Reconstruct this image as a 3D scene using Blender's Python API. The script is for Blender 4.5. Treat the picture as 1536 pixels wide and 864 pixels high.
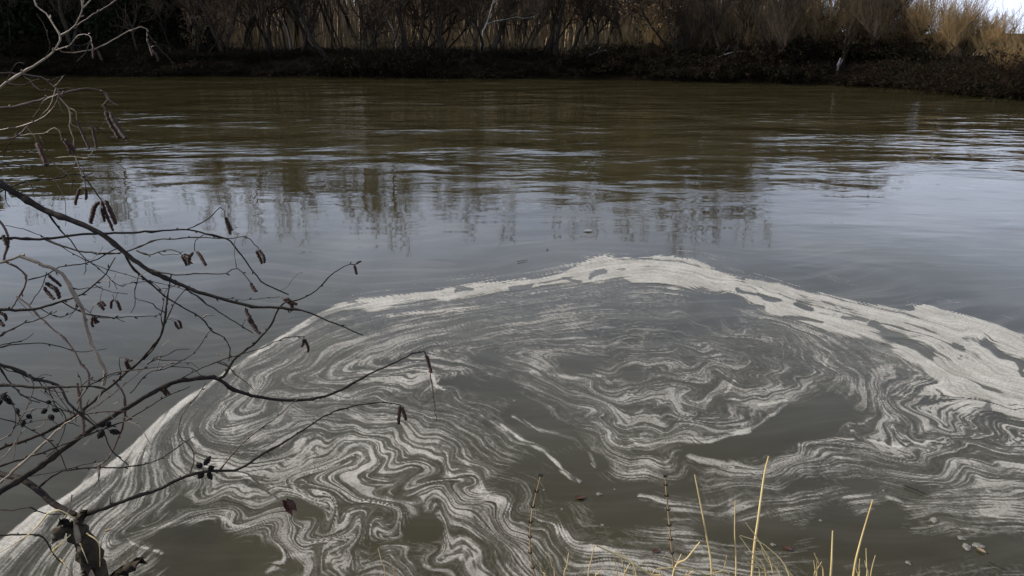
import bpy, math, random
import numpy as np
for o in list(bpy.data.objects): bpy.data.objects.remove(o)
random.seed(4)
R=math.radians
scene=bpy.context.scene
COL=scene.collection
# ------------------------------------------------------------------ camera, sky, sun, exposure
CAM_H=3.0; PITCH=R(20.5); FPX=1020.0
cam_data=bpy.data.cameras.new('camera'); cam=bpy.data.objects.new('camera',cam_data); COL.objects.link(cam)
cam.location=(0,0,CAM_H); cam.rotation_euler=(R(90)-PITCH,0,0)
cam_data.sensor_width=36.0; cam_data.lens=36.0*FPX/1536.0; cam_data.clip_end=6000; cam_data.clip_start=.05
scene.camera=cam
SUN_AZ=R(-80); SUN_EL=R(30)
SUN_DIR=(math.sin(SUN_AZ)*math.cos(SUN_EL),math.cos(SUN_AZ)*math.cos(SUN_EL),math.sin(SUN_EL))
world=bpy.data.worlds.new('World'); scene.world=world; world.use_nodes=True
wt=world.node_tree; wt.nodes.clear()
wo=wt.nodes.new('ShaderNodeOutputWorld'); bg=wt.nodes.new('ShaderNodeBackground'); sky=wt.nodes.new('ShaderNodeTexSky')
sky.sky_type='NISHITA'; sky.sun_disc=False; sky.sun_elevation=SUN_EL; sky.sun_rotation=SUN_AZ
sky.air_density=1.0; sky.dust_density=.8; sky.ozone_density=1.2
bg.inputs['Strength'].default_value=.10
tc=wt.nodes.new('ShaderNodeTexCoord'); sep=wt.nodes.new('ShaderNodeSeparateXYZ'); wt.links.new(tc.outputs['Generated'],sep.inputs[0])
# thin even cloud cover: the direction is projected on a flat layer overhead
zc=wt.nodes.new('ShaderNodeMath'); zc.operation='MAXIMUM'; zc.inputs[1].default_value=.06; wt.links.new(sep.outputs['Z'],zc.inputs[0])
za=wt.nodes.new('ShaderNodeMath'); za.operation='ADD'; za.inputs[1].default_value=.12; wt.links.new(zc.outputs[0],za.inputs[0])
dv=[]
for ax in 'XY':
    m=wt.nodes.new('ShaderNodeMath'); m.operation='DIVIDE'; wt.links.new(sep.outputs[ax],m.inputs[0]); wt.links.new(za.outputs[0],m.inputs[1]); dv.append(m)
cmb=wt.nodes.new('ShaderNodeCombineXYZ'); wt.links.new(dv[0].outputs[0],cmb.inputs[0]); wt.links.new(dv[1].outputs[0],cmb.inputs[1])
cn=wt.nodes.new('ShaderNodeTexNoise'); cn.inputs['Scale'].default_value=.9; cn.inputs['Detail'].default_value=7; cn.inputs['Roughness'].default_value=.58; cn.inputs['Distortion'].default_value=.5
wt.links.new(cmb.outputs[0],cn.inputs['Vector'])
cr=wt.nodes.new('ShaderNodeValToRGB'); cr.color_ramp.elements[0].position=.40; cr.color_ramp.elements[1].position=.64
cr.color_ramp.elements[0].color=(0.02,)*3+(1,); cr.color_ramp.elements[1].color=(.46,)*3+(1,)
wt.links.new(cn.outputs['Fac'],cr.inputs[0])
mx=wt.nodes.new('ShaderNodeMix'); mx.data_type='RGBA'
hz=wt.nodes.new('ShaderNodeMath'); hz.operation='SUBTRACT'; hz.inputs[0].default_value=1; hz.use_clamp=True; wt.links.new(sep.outputs['Z'],hz.inputs[1])
hp=wt.nodes.new('ShaderNodeMath'); hp.operation='POWER'; hp.inputs[1].default_value=2.3; wt.links.new(hz.outputs[0],hp.inputs[0])
hm=wt.nodes.new('ShaderNodeMath'); hm.operation='MULTIPLY_ADD'; hm.inputs[1].default_value=1.08; hm.use_clamp=True; wt.links.new(hp.outputs[0],hm.inputs[0]); wt.links.new(cr.outputs[0],hm.inputs[2])
wt.links.new(hm.outputs[0],mx.inputs['Factor']); wt.links.new(sky.outputs[0],mx.inputs['A']); mx.inputs['B'].default_value=(10.6,11.9,14.9,1)
wt.links.new(mx.outputs['Result'],bg.inputs['Color']); wt.links.new(bg.outputs[0],wo.inputs[0])
sd=bpy.data.lights.new('sun','SUN'); sd.energy=4.9; sd.angle=R(.5); sd.color=(1,.90,.74)
so=bpy.data.objects.new('sun',sd); COL.objects.link(so)
from mathutils import Vector
so.rotation_euler=Vector(SUN_DIR).to_track_quat('Z','Y').to_euler(); so.location=(-30,20,40)
vs=scene.view_settings; vs.view_transform='Standard'; vs.look='None'; vs.gamma=1; vs.use_curve_mapping=False; vs.exposure=0.06
scene.cycles.transparent_max_bounces=24
# ------------------------------------------------------------------ helpers
def tag(o,label=None,cat=None,group=None,kind=None):
    if label: o['label']=label
    if cat: o['category']=cat
    if group: o['group']=group
    if kind: o['kind']=kind
    return o
def empty(name,loc=(0,0,0)):
    o=bpy.data.objects.new(name,None); COL.objects.link(o); o.location=loc; o.empty_display_size=.1; return o
def link(name,me,mat,parent=None):
    o=bpy.data.objects.new(name,me); COL.objects.link(o)
    if mat and not me.materials: me.materials.append(mat)
    if parent: o.parent=parent
    return o
def mesh(name,V,F,smooth=True):
    me=bpy.data.meshes.new(name); me.from_pydata([tuple(v) for v in V],[],F); me.update()
    if smooth: me.polygons.foreach_set('use_smooth',[True]*len(me.polygons))
    return me
def fast_mesh(name,V,Q,smooth=True):
    """V (n,3) array, Q (m,k) array of faces with the same corner count"""
    V=np.asarray(V,np.float32); Q=np.asarray(Q,np.int32); m,k=Q.shape
    me=bpy.data.meshes.new(name); me.vertices.add(len(V)); me.vertices.foreach_set('co',V.ravel())
    me.loops.add(m*k); me.loops.foreach_set('vertex_index',Q.ravel())
    me.polygons.add(m); me.polygons.foreach_set('loop_start',np.arange(0,m*k,k,dtype=np.int32))
    if smooth: me.polygons.foreach_set('use_smooth',np.ones(m,bool))
    me.update(calc_edges=True); return me
class Tubes:
    """collects tapered tubes; every face is a quad"""
    def __init__(s): s.V=[];s.F=[];s.n=0
    def tube(s,P,Rr,sides=5):
        P=np.asarray(P,float); Rr=np.asarray(Rr,float); n=len(P)
        T=np.gradient(P,axis=0); T/=np.linalg.norm(T,axis=1,keepdims=True)+1e-9
        ref=np.array([.31,.87,.38]) if abs(T[0]@np.array([.31,.87,.38]))<.9 else np.array([1.,0,0])
        U=np.cross(T,ref); U/=np.linalg.norm(U,axis=1,keepdims=True)+1e-9; W=np.cross(T,U)
        a=np.arange(sides)*2*np.pi/sides
        ring=P[:,None,:]+Rr[:,None,None]*(np.cos(a)[None,:,None]*U[:,None,:]+np.sin(a)[None,:,None]*W[:,None,:])
        s.V.append(ring.reshape(-1,3))
        i=np.arange(n-1)[:,None]*sides; j=np.arange(sides)[None,:]; j2=(j+1)%sides
        s.F.append((np.stack([i+j,i+j2,i+sides+j2,i+sides+j],-1).reshape(-1,4)+s.n)); s.n+=n*sides
        if sides>=4:      # close both ends with a quad
            if sides==4:
                s.F.append(np.array([[3,2,1,0]])+s.n-n*sides); s.F.append(np.array([[0,1,2,3]])+s.n-sides)
    def sticks(s,A,B,r0,r1):
        """many straight three-sided sticks at once"""
        A=np.asarray(A,float);B=np.asarray(B,float); m=len(A)
        T=B-A; T/=np.linalg.norm(T,axis=1,keepdims=True)+1e-9
        ref=np.tile(np.array([.3,.5,.81]),(m,1)); U=np.cross(T,ref); U/=np.linalg.norm(U,axis=1,keepdims=True)+1e-9; W=np.cross(T,U)
        r0=np.broadcast_to(r0,(m,))[:,None];r1=np.broadcast_to(r1,(m,))[:,None]
        vs=[]
        for C,r in ((A,r0),(B,r1)):
            for k in range(3):
                a=k*2*np.pi/3; vs.append(C+r*(math.cos(a)*U+math.sin(a)*W))
        s.V.append(np.stack(vs,1).reshape(-1,3))
        b=np.arange(m)[:,None]*6+s.n
        s.F.append(np.concatenate([b+np.array([[0,1,4,3]]),b+np.array([[1,2,5,4]]),b+np.array([[2,0,3,5]])])); s.n+=6*m
    def quads(s,C,U,W):
        m=len(C); s.V.append(np.stack([C-U-W,C+U-W,C+U+W,C-U+W],1).reshape(-1,3))
        s.F.append(np.arange(m)[:,None]*4+np.arange(4)[None,:]+s.n); s.n+=4*m
    def mesh(s,name,smooth=True): return fast_mesh(name,np.concatenate(s.V),np.concatenate(s.F),smooth)
def nodes(name):
    m=bpy.data.materials.new(name); m.use_nodes=True; nt=m.node_tree; b=nt.nodes['Principled BSDF']; return m,nt,b
def noisy(name,c0,c1,scale=8.,rough=.8,bump=.0,detail=5,per_object=0.,spec=.3,stretch=None):
    """two colours mixed by noise, a little relief, and a small brightness change from object to object"""
    m,nt,b=nodes(name); N=nt.nodes.new; L=nt.links.new
    t=N('ShaderNodeTexCoord'); mp=N('ShaderNodeMapping'); L(t.outputs['Object'],mp.inputs[0])
    if stretch: mp.inputs['Scale'].default_value=stretch
    n=N('ShaderNodeTexNoise'); n.inputs['Scale'].default_value=scale; n.inputs['Detail'].default_value=detail; n.inputs['Roughness'].default_value=.62; L(mp.outputs[0],n.inputs['Vector'])
    r=N('ShaderNodeValToRGB'); r.color_ramp.elements[0].position=.32; r.color_ramp.elements[1].position=.7
    r.color_ramp.elements[0].color=(*c0,1); r.color_ramp.elements[1].color=(*c1,1); L(n.outputs['Fac'],r.inputs[0])
    out=r.outputs[0]
    if per_object:
        oi=N('ShaderNodeObjectInfo'); hs=N('ShaderNodeHueSaturation'); mr=N('ShaderNodeMapRange'); L(oi.outputs['Random'],mr.inputs[0]); mr.inputs[3].default_value=1-per_object; mr.inputs[4].default_value=1+per_object
        L(mr.outputs[0],hs.inputs['Value']); L(out,hs.inputs['Color']); out=hs.outputs[0]
    L(out,b.inputs['Base Color']); b.inputs['Roughness'].default_value=rough; b.inputs['Specular IOR Level'].default_value=spec
    if bump:
        bp=N('ShaderNodeBump'); bp.inputs['Strength'].default_value=bump; bp.inputs['Distance'].default_value=.01; L(n.outputs['Fac'],bp.inputs['Height']); L(bp.outputs[0],b.inputs['Normal'])
    return m
CP,SP=math.cos(PITCH),math.sin(PITCH)
# ------------------------------------------------------------------ how the scum is drawn out by the current
def water_xy(px,py):
    """photo pixel (1536x864) -> point on the water plane z=0"""
    px=np.asarray(px,float); py=np.asarray(py,float)
    a=(px-768)/FPX; b=-(py-432)/FPX
    dx=a; dy=CP+b*SP; dz=-SP+b*CP
    t=CAM_H/np.maximum(-dz,1e-4)
    return dx*t, dy*t
def water_px(X,Y):
    """water point -> photo pixel (used only to look up what was traced there)"""
    d=Y*CP+CAM_H*SP
    return 768+FPX*X/d, 432-FPX*(Y*SP-CAM_H*CP)/d
# ---- lattice noise
_r=np.random.RandomState(7)
LAT=[_r.rand(256,256).astype(np.float32) for _ in range(8)]
def vnoise(x,y,k=0):
    L=LAT[k%8]
    xi=np.floor(x).astype(np.int64); yi=np.floor(y).astype(np.int64)
    fx=(x-xi).astype(np.float32); fy=(y-yi).astype(np.float32)
    fx=fx*fx*fx*(fx*(fx*6-15)+10); fy=fy*fy*fy*(fy*(fy*6-15)+10)
    x0=xi&255; x1=(xi+1)&255; y0=yi&255; y1=(yi+1)&255
    a=L[y0,x0]; b=L[y0,x1]; c=L[y1,x0]; d=L[y1,x1]
    return (a+(b-a)*fx)*(1-fy)+(c+(d-c)*fx)*fy
def fbm(x,y,oct=4,k=0,gain=.5):
    s=0;a=1;n=0
    for i in range(oct):
        s=s+a*vnoise(x*2**i+17.3*i,y*2**i+9.1*i,k+i); n+=a; a*=gain
    return s/n
def sstep(a,b,x):
    t=np.clip((x-a)/(b-a),0,1); return t*t*(3-2*t)
# ---- what was traced on the photograph: streamlines (pixel polylines) with a speed
STREAM=[
 (1.0,[(-250,1010),(0,826),(110,747),(205,682),(300,594),(400,522),(490,467),(600,448),(720,436),(860,412),(985,398),(1100,425),(1250,470),(1400,505),(1536,560),(1800,680)]),
 (.9,[(60,880),(180,740),(240,660),(330,570),(430,515),(540,480),(700,460),(860,445),(960,432),(1080,452),(1180,485),(1260,530),(1330,580),(1380,640)]),
 (.8,[(130,890),(190,780),(250,690),(290,620),(370,560),(480,515),(620,490),(760,475),(900,465),(1030,475),(1110,490)]),
 (.5,[(280,690),(310,630),(390,578),(500,540),(640,515),(780,512),(900,528),(1000,548)]),
 (.5,[(1090,475),(1150,490),(1195,515),(1200,548),(1160,575),(1100,588),(1050,578)]),
 (.5,[(1180,480),(1235,520),(1250,560),(1210,600),(1130,640),(1050,662),(985,668),(930,640),(890,605),(850,580),(760,556),(680,548),(600,552),(556,570)]),
 (.5,[(1380,600),(1320,610),(1280,622),(1275,640),(1300,655),(1370,664),(1440,650),(1500,630)]),
 (.6,[(1536,690),(1440,680),(1340,672),(1240,668),(1130,690),(1050,700),(980,680),(900,640),(860,600),(790,575)]),
 (.7,[(1700,820),(1536,782),(1480,768),(1400,760),(1300,745),(1200,752),(1100,768),(1030,768),(960,742),(900,712),(850,670),(800,638),(740,610),(690,578),(640,562),(580,572),(520,590),(430,600),(360,640)]),
 (.6,[(1700,760),(1500,722),(1400,716),(1300,722),(1200,712),(1090,715),(1024,722),(950,700),(880,650)]),
 (.6,[(870,722),(845,708),(820,680),(740,635),(650,582),(590,575)]),
 (.9,[(1250,940),(1000,858),(900,818),(800,775),(750,742),(710,700),(670,655),(620,638),(540,622),(450,622),(390,650)]),
 (.7,[(1000,900),(900,862),(780,800),(700,740),(660,690),(600,668),(540,680)]),
 (.5,[(720,880),(690,830),(650,790),(630,720),(570,680),(510,655),(465,680),(475,725),(530,755)]),
 (.5,[(620,900),(560,850),(520,800),(540,760),(520,740),(450,748),(390,720),(330,700),(290,655),(300,620)]),
 (.5,[(560,890),(470,850),(440,800),(370,780),(280,790),(200,830),(130,890)]),
 (.4,[(340,900),(400,860),(480,830),(540,840)]),
 (.6,[(1536,864),(1400,850),(1250,850),(1130,840),(1060,820),(990,800)]),
]
# foam cover painted as control points: (px, py, cover)
COVER=[(560,470,.3),(700,470,.34),(850,452,.36),(1000,470,.22),(1000,500,.18),(930,480,.26),(1060,470,.13),(700,520,.42),(800,500,.36),(500,520,.42),
 (350,560,.42),(420,545,.42),(600,505,.4),(250,650,.3),(870,520,.34),(960,520,.26),(960,545,.38),(1100,540,.42),(1150,510,.34),(1170,560,.38),(1050,560,.3),(870,545,.1),(720,543,.12),(950,558,.08),
 (1200,500,.36),(1240,560,.34),(1280,540,.32),(1300,580,.36),(1340,560,.36),(750,580,.06),(690,575,.1),(830,650,.04),(780,620,.05),(890,690,.04),(950,730,.05),(1000,770,.07),(940,770,.08),
 (1080,800,.06),(1150,800,.05),(1250,780,.05),(1400,830,.05),(1300,810,.05),(1500,830,.08),(1330,770,.08),(1190,630,.05),(1250,610,.08),(1150,650,.08),(1110,665,.06),(1060,685,.08),(1220,640,.06),
 (1330,630,.42),(1400,650,.5),(1480,600,.62),(1510,690,.5),(1400,620,.48),(1460,700,.48),(1400,705,.46),(1300,700,.42),(1200,695,.45),(1130,700,.42),(1100,730,.34),(1200,724,.1),(1300,735,.08),(1380,735,.12),
 (1200,756,.4),(1300,752,.42),(1100,765,.42),(1400,765,.45),(1480,770,.42),(1030,740,.1),(1020,765,.4),(960,700,.45),(905,665,.42),
 (920,600,.46),(870,600,.46),(900,580,.4),(800,560,.45),(900,625,.42),(1000,640,.42),(1040,600,.4),(1080,620,.36),(1150,600,.36),(960,660,.36),(620,560,.55),(570,570,.5),(680,555,.5),(730,565,.25),
 (600,600,.3),(700,640,.3),(760,680,.3),(790,700,.12),(680,600,.32),(560,600,.36),(450,590,.38),(350,640,.5),(400,640,.34),(480,630,.42),(320,640,.4),(740,610,.3),(850,730,.08),(830,770,.2),(760,730,.22),
 (540,650,.5),(480,690,.55),(510,680,.6),(560,700,.62),(640,680,.58),(590,670,.58),(640,740,.55),(700,720,.5),(690,770,.55),(760,780,.52),(850,810,.55),(940,840,.5),(560,740,.6),(520,740,.55),(470,740,.5),
 (450,764,.06),(490,768,.3),(620,790,.06),(645,775,.08),(612,735,.2),(560,790,.5),(520,800,.5),(600,830,.4),(560,830,.2),(480,810,.45),(700,830,.55),(760,830,.36),(660,815,.4),
 (260,820,.04),(300,835,.05),(330,800,.08),(280,775,.3),(200,780,.5),(130,800,.4),(100,830,.38),(60,850,.35),(180,835,.4),(230,740,.42),(300,740,.34),(310,680,.45),(270,760,.08),(380,760,.5),(360,730,.45),(420,720,.4),
 (400,800,.4),(340,775,.4),(370,840,.12),(330,850,.1),(430,840,.12),(480,850,.45),(440,800,.4),(600,858,.4),(700,860,.45),(820,850,.3),(1060,830,.42),(1000,830,.45),(1120,860,.4),(1250,855,.15),(1400,860,.22),(1500,862,.2),
 (400,1000,.3),(900,1000,.4),(1300,1000,.3),(1700,900,.3),(1800,700,.5),(0,950,.3),(-300,1100,.3)]
OUTER=[(-900,1300),(-300,1020),(0,812),(55,770),(110,738),(150,708),(195,672),(245,624),(300,585),(350,552),(400,518),(445,491),(482,469),(522,455),(580,446),(650,436),(700,429),(760,420),(830,414),(855,403),(872,396),(900,388),(960,386),(985,384),(1024,387),(1060,398),(1100,413),(1150,423),(1200,436),(1250,446),(1302,455),(1340,459),(1372,458),(1390,457),(1420,466),(1470,480),(1500,488),(1536,502),(1800,580),(2400,760)]
INNER=[(-900,1340),(-300,1045),(0,834),(60,785),(116,744),(157,713),(205,681),(252,628),(304,588),(352,555),(402,521),(447,497),(485,476),(523,466),(600,456),(700,449),(800,434),(860,424),(900,427),(930,421),(960,421),(1024,431),(1060,437),(1100,447),(1135,462),(1200,481),(1250,497),(1290,512),(1340,522),(1375,541),(1420,585),(1470,610),(1536,640),(1800,760),(2400,1100)]
# extra strokes of solid foam: (polyline, half width px, strength)
STROKES=[
 ([(-60,870),(0,825),(58,777),(113,741),(153,710),(200,676),(249,626),(302,586),(351,553),(401,519),(446,493),(483,472),(522,459),(590,450),(700,440),(800,426)],4.5,1.15),
 ([(-200,980),(0,830),(40,800),(95,760),(150,700)],9,.75),([(20,835),(70,795),(120,770),(180,715),(215,680)],7,.75),
 ([(-60,770),(20,735),(70,712),(120,672),(150,650)],4,.5),([(-40,700),(30,730),(110,690),(170,640)],3,.35),
 ([(385,520),(420,500),(470,480)],3,.5),([(512,480),(580,474),(640,468),(720,462),(780,446),(860,432)],3.5,.6),([(540,560),(600,552),(640,558),(660,580),(740,634),(820,678),(845,708),(868,722)],3.2,.75),
 ([(770,626),(800,640),(850,656),(880,672),(895,700)],3,.5),([(620,552),(700,548),(780,556),(860,566),(900,562)],4,.5),([(600,570),(640,585),(660,572)],4,.5),
 ([(700,700),(720,740),(770,770),(850,800),(930,832),(1010,870)],9,.75),([(540,650),(600,662),(660,690),(700,735),(750,770)],6,.6),
 ([(480,650),(520,665),(560,690),(600,730),(590,750),(560,755)],7,.6),([(470,745),(500,760),(480,720),(465,690)],5,.6),([(520,720),(545,735),(530,770),(500,800)],6,.5),
 ([(930,640),(960,668),(1000,668),(1060,664),(1120,645)],2.6,.6),([(1060,600),(1080,606),(1120,598),(1170,580)],3,.5),([(1024,662),(1080,655),(1140,635),(1180,610)],3,.5),
 ([(1100,572),(1085,600),(1070,610)],4,.6),([(1140,610),(1160,605),(1180,603)],3,.7),
 ([(1275,640),(1290,655),(1340,666),(1400,662),(1450,650),(1500,628)],3.5,.65),([(1200,668),(1260,660),(1300,658)],3,.5),([(1180,520),(1210,535),(1195,560),(1160,590)],2.6,.5),([(1215,500),(1245,530),(1235,560),(1200,585)],2.6,.5),
 ([(1380,570),(1430,590),(1480,610),(1536,620),(1620,660)],14,.6),([(1400,545),(1450,560),(1536,590)],14,.7),([(1360,590),(1390,610),(1420,640),(1480,650),(1536,690)],7,.5),
 ([(1210,678),(1280,690),(1380,700),(1440,690),(1480,670)],5,.5),([(1500,640),(1470,690),(1440,730),(1480,760),(1536,780)],6,.4),([(1040,690),(1100,700),(1180,695),(1240,700)],6,.45),
 ([(960,745),(1030,762),(1100,757),(1180,765),(1260,745),(1330,745),(1400,772),(1440,768),(1536,782)],4,.5),([(300,620),(290,660),(330,700),(400,730),(470,750),(500,740)],5,.6),
 ([(330,600),(345,630),(352,650)],7,.5),([(330,690),(290,710),(260,740),(220,780),(160,820)],6,.5),([(200,800),(260,790),(330,780),(400,800),(420,830)],4,.5),([(180,780),(200,820),(240,835)],3,.6),
 ([(400,860),(430,830),(470,828),(500,850)],5,.45),([(560,760),(560,800),(590,840),(640,850),(690,840)],6,.5),([(640,760),(680,800),(700,840),(760,850)],7,.5),
 ([(880,392),(930,396),(1000,400),(1060,415),(1120,440),(1200,462),(1280,486),(1350,500),(1420,520),(1500,560)],12,.5),
]
# holes of open water inside the thick band
HOLES=[([(1085,405),(1120,420)],6,1.),([(1112,436),(1160,447)],4,1.),([(1195,452),(1215,462)],5,1.),([(1175,474),(1230,486)],3,.9),([(1300,448),(1360,459)],6,1.),([(905,408),(885,420)],5,.9),([(800,427),(760,434)],3.5,.9),([(850,424),(870,426)],3,.9),
 ([(700,437),(690,439)],2,.9),([(1310,485),(1350,508),(1375,520)],6,.9),([(1370,520),(1400,528)],7,.9),([(1480,515),(1500,530),(1540,560)],6,1.),([(1435,520),(1450,526)],3,.9),([(1265,475),(1300,480)],3,.8),([(930,423),(1000,428)],2.5,.8),([(1480,605),(1500,625)],6,.8)]
def interp_poly(P,n):
    P=np.array(P,float); s=np.r_[0,np.cumsum(np.hypot(*np.diff(P,axis=0).T))]
    # Catmull-Rom like smoothing through cubic hermite
    t=np.linspace(0,s[-1],n); m=np.gradient(P,s,axis=0)
    i=np.clip(np.searchsorted(s,t,side='right')-1,0,len(s)-2); h=(s[i+1]-s[i])[:,None]; u=((t-s[i])/h[:,0])[:,None]
    return (2*u**3-3*u**2+1)*P[i]+(u**3-2*u**2+u)*h*m[i]+(-2*u**3+3*u**2)*P[i+1]+(u**3-u**2)*h*m[i+1]
# region of water that is worked out
X0,X1,Y0,Y1=-11.,13.,2.0,13.
GS=.04; NX=int((X1-X0)/GS)+1; NY=int((Y1-Y0)/GS)+1
EDDIES=[(.8,.6,0),(1.9,.8,3),(4.2,.5,5),(9.,.16,2)]
def velocity_grid():
    gx,gy=np.meshgrid(X0+GS*np.arange(NX),Y0+GS*np.arange(NY))
    pts=[];vel=[]
    for sp,P in STREAM:
        n=max(8,int(sum(math.hypot(P[i+1][0]-P[i][0],P[i+1][1]-P[i][1]) for i in range(len(P)-1))/22))
        Q=interp_poly(P,n); x,y=water_xy(Q[:,0],Q[:,1])
        W=np.stack([x,y],1); T=np.gradient(W,axis=0); T/=np.linalg.norm(T,axis=1,keepdims=True)+1e-9
        pts.append(W); vel.append(T*sp)
    pts=np.concatenate(pts); vel=np.concatenate(vel)
    vx=np.zeros_like(gx);vy=np.zeros_like(gx);ws=np.zeros_like(gx)
    for p,v in zip(pts,vel):
        d=(gx-p[0])**2+(gy-p[1])**2
        w=1/(d+.006)**2
        vx+=w*v[0];vy+=w*v[1];ws+=w
    vx/=ws;vy/=ws
    # remove the divergence so that the sheet folds instead of piling up
    kx=np.fft.fftfreq(NX)[None,:]*2*np.pi;ky=np.fft.fftfreq(NY)[:,None]*2*np.pi;k2=kx**2+ky**2;k2[0,0]=1
    fx=np.fft.fft2(vx);fy=np.fft.fft2(vy);dv=(kx*fx+ky*fy)/k2
    vx2=np.real(np.fft.ifft2(fx-kx*dv));vy2=np.real(np.fft.ifft2(fy-ky*dv))
    vx=.3*vx+.7*vx2; vy=.3*vy+.7*vy2
    # small eddies, stronger where the film is marbled
    px,py=water_px(gx,gy)
    eddy=.032+0*gx
    for (ex,ey,er,ea) in [(530,720,95,.62),(430,800,110,.34),(620,800,90,.4),(1400,640,150,.30),(1080,560,120,.34),(1090,480,90,.22),(650,570,70,.34),(300,800,110,.3),(890,600,70,.34),(1050,700,120,.16),(1450,520,120,.2),(820,800,140,.16),(700,730,110,.22),(1060,620,110,.25),(420,600,90,.22)]:
        eddy+=ea*np.exp(-((px-ex)**2+((py-ey)*1.6)**2)/er**2)
    ex=np.zeros_like(vx);ey=np.zeros_like(vx)
    for (sc,am,k) in EDDIES:
        h=vnoise(gx*sc+.3*k,gy*sc*.85,k)*am/sc
        hy,hx=np.gradient(h,GS); ex+=hy; ey-=hx
    return vx.astype(np.float32),vy.astype(np.float32),(ex*eddy).astype(np.float32),(ey*eddy).astype(np.float32)
def bil(F,x,y):
    u=np.clip((x-X0)/GS,0,NX-1.001); v=np.clip((y-Y0)/GS,0,NY-1.001)
    i=u.astype(np.int32); j=v.astype(np.int32); fu=u-i; fv=v-j
    idx=j*NX+i
    out=[]
    for f in F:
        f=f.ravel(); a=f[idx];b=f[idx+1];c=f[idx+NX];d=f[idx+NX+1]
        out.append((a+(b-a)*fu)*(1-fv)+(c+(d-c)*fu)*fv)
    return out
def poly_dist(P,px,py):
    P=np.array(P,float); best=np.full(px.shape,1e9,np.float32)
    for (a,b) in zip(P[:-1],P[1:]):
        d=b-a; t=np.clip(((px-a[0])*d[0]+(py-a[1])*d[1])/(d@d),0,1)
        best=np.minimum(best,(px-a[0]-t*d[0])**2+((py-a[1]-t*d[1])*1.0)**2)
    return np.sqrt(best)
def foam_fields(X,Y):
    """X,Y flat arrays on the water. returns solid foam 0..1, thin film 0..1"""
    X=X.astype(np.float32);Y=Y.astype(np.float32)
    V=velocity_grid()
    x=X.copy();y=Y.copy()
    E=V[2:]; V=V[:2]
    for s in range(16):
        vx,vy=bil(E,x,y); x=x-.05*vx; y=y-.05*vy
    fx_,fy_=x.copy(),y.copy()
    N=64; dt=.036; stages=[]
    L1=np.zeros_like(x);L2=np.zeros_like(x);L3=np.zeros_like(x);w1=w2=w3=0.
    for s in range(N):
        vx,vy=bil(V,x,y); mx=x-.5*dt*vx; my=y-.5*dt*vy
        vx,vy=bil(V,mx,my); x=x-dt*vx; y=y-dt*vy
        L1+=vnoise(x*12.,y*12.,6); w1+=1
        if s<44: L2+=vnoise(x*40.+5,y*40.,7)+vnoise(mx*40.+5,my*40.,7); w2+=1
        if s<26: L3+=vnoise(x*85.+5,y*85.,3)+vnoise(mx*85.+5,my*85.,3); w3+=1
        if s in (12,31): stages.append((x.copy(),y.copy()))
    def unit(L): return (L-L.mean())/L.std()
    L1=unit(L1);L2=unit(L2);L3=unit(L3)
    stages.append((x,y))
    # traced cover lives on a coarse grid; it is warped with a little of the flow so that its edges follow the streaks
    wx,wy=fx_,fy_
    wob=.05
    wx=.6*X+.4*wx; wy=.6*Y+.4*wy
    px,py=water_px(X,Y); qx,qy=water_px(wx,wy)
    cgx,cgy=np.meshgrid(np.arange(-400,2000,8.),np.arange(370,1100,6.))
    num=np.zeros_like(cgx);den=np.zeros_like(cgx)
    for (a,b,c) in COVER:
        c*=.80 if b<600 and .25<c<.45 else (.92 if a<900 else 1)
        w=1/(((cgx-a)*.8)**2+((cgy-b)*1.35)**2+60)**1.7
        num+=w*c;den+=w
    cov=num/den
    def samp(F,px,py):
        u=np.clip((px+400)/8,0,F.shape[1]-1.001);v=np.clip((py-370)/6,0,F.shape[0]-1.001)
        i=u.astype(int);j=v.astype(int);fu=u-i;fv=v-j
        return (F[j,i]*(1-fu)+F[j,i+1]*fu)*(1-fv)+(F[j+1,i]*(1-fu)+F[j+1,i+1]*fu)*fv
    nj=(vnoise(px/23.,py/14.,2)-.5)*10; nj2=(vnoise(px/60.,py/30.,4)-.5)*8
    jx=px+nj+.5*nj2; jy=py+(vnoise(px/29.+7,py/11.,1)-.5)*5
    cov=samp(cov,qx+nj,qy+nj2*.6).astype(np.float32)
    O=np.array(OUTER,float);I=np.array(INNER,float)
    small=(vnoise(px/16.,py/9.,6)-.5)*3+(vnoise(px/50.,py/30.,3)-.5)*5
    O=interp_poly(O,400);I=interp_poly(I,400);yo=np.interp(px,O[:,0],O[:,1]); yi=np.interp(px,I[:,0],I[:,1])
    kk=np.interp(px,[430,560],[.35,1]); so=py-yo+(small*1.1+1.3*L2+.8*L3)*kk+2.5*(1-kk); si=yi-py+(1-kk)*5+kk*(small*1.8+3.2*L1+2.4*L2)+2.*unit(vnoise(stages[2][0]*2.3,stages[2][1]*2.3,0))
    # slope-corrected distances
    slo=np.interp(px,O[:-1,0],np.diff(O[:,1])/np.diff(O[:,0])); cs=1/np.sqrt(1+slo**2)
    so*=cs; si*=cs
    inside=sstep(-1.,1.5,so)
    band=sstep(-1.,1.2,so)*sstep(-3.,4.,si)
    # -------- pattern from the advected sheet
    (ax,ay),(bx,by),(cx,cy)=stages
    n1=fbm(cx*2.3,cy*2.3,4,0,.6)
    n2=fbm(bx*5.+3,by*5.+1,4,2,.6)
    n3=fbm(ax*13.,ay*13.,3,4,.6)
    P=.5*n1+.33*n2+.17*n3
    # thin filaments: level lines of the advected scalar
    def lines(n,freq,w):
        f=np.abs((n*freq)%1.-.5)*2
        return np.clip(1-f/w,0,1)
    fil=np.maximum(lines(n1,7.,.30),.8*lines(n2,6.,.28))
    fine=sstep(620,500,py)
    nz=sstep(540,740,water_px(X,Y)[1])
    r=.36*unit(P)+.34*L1+(.60-.08*nz)*L2+(.50+.30*nz)*L3
    r=r/1.02
    rank=1/(1+np.exp(-1.7*r))
    st=np.zeros_like(px)
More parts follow.
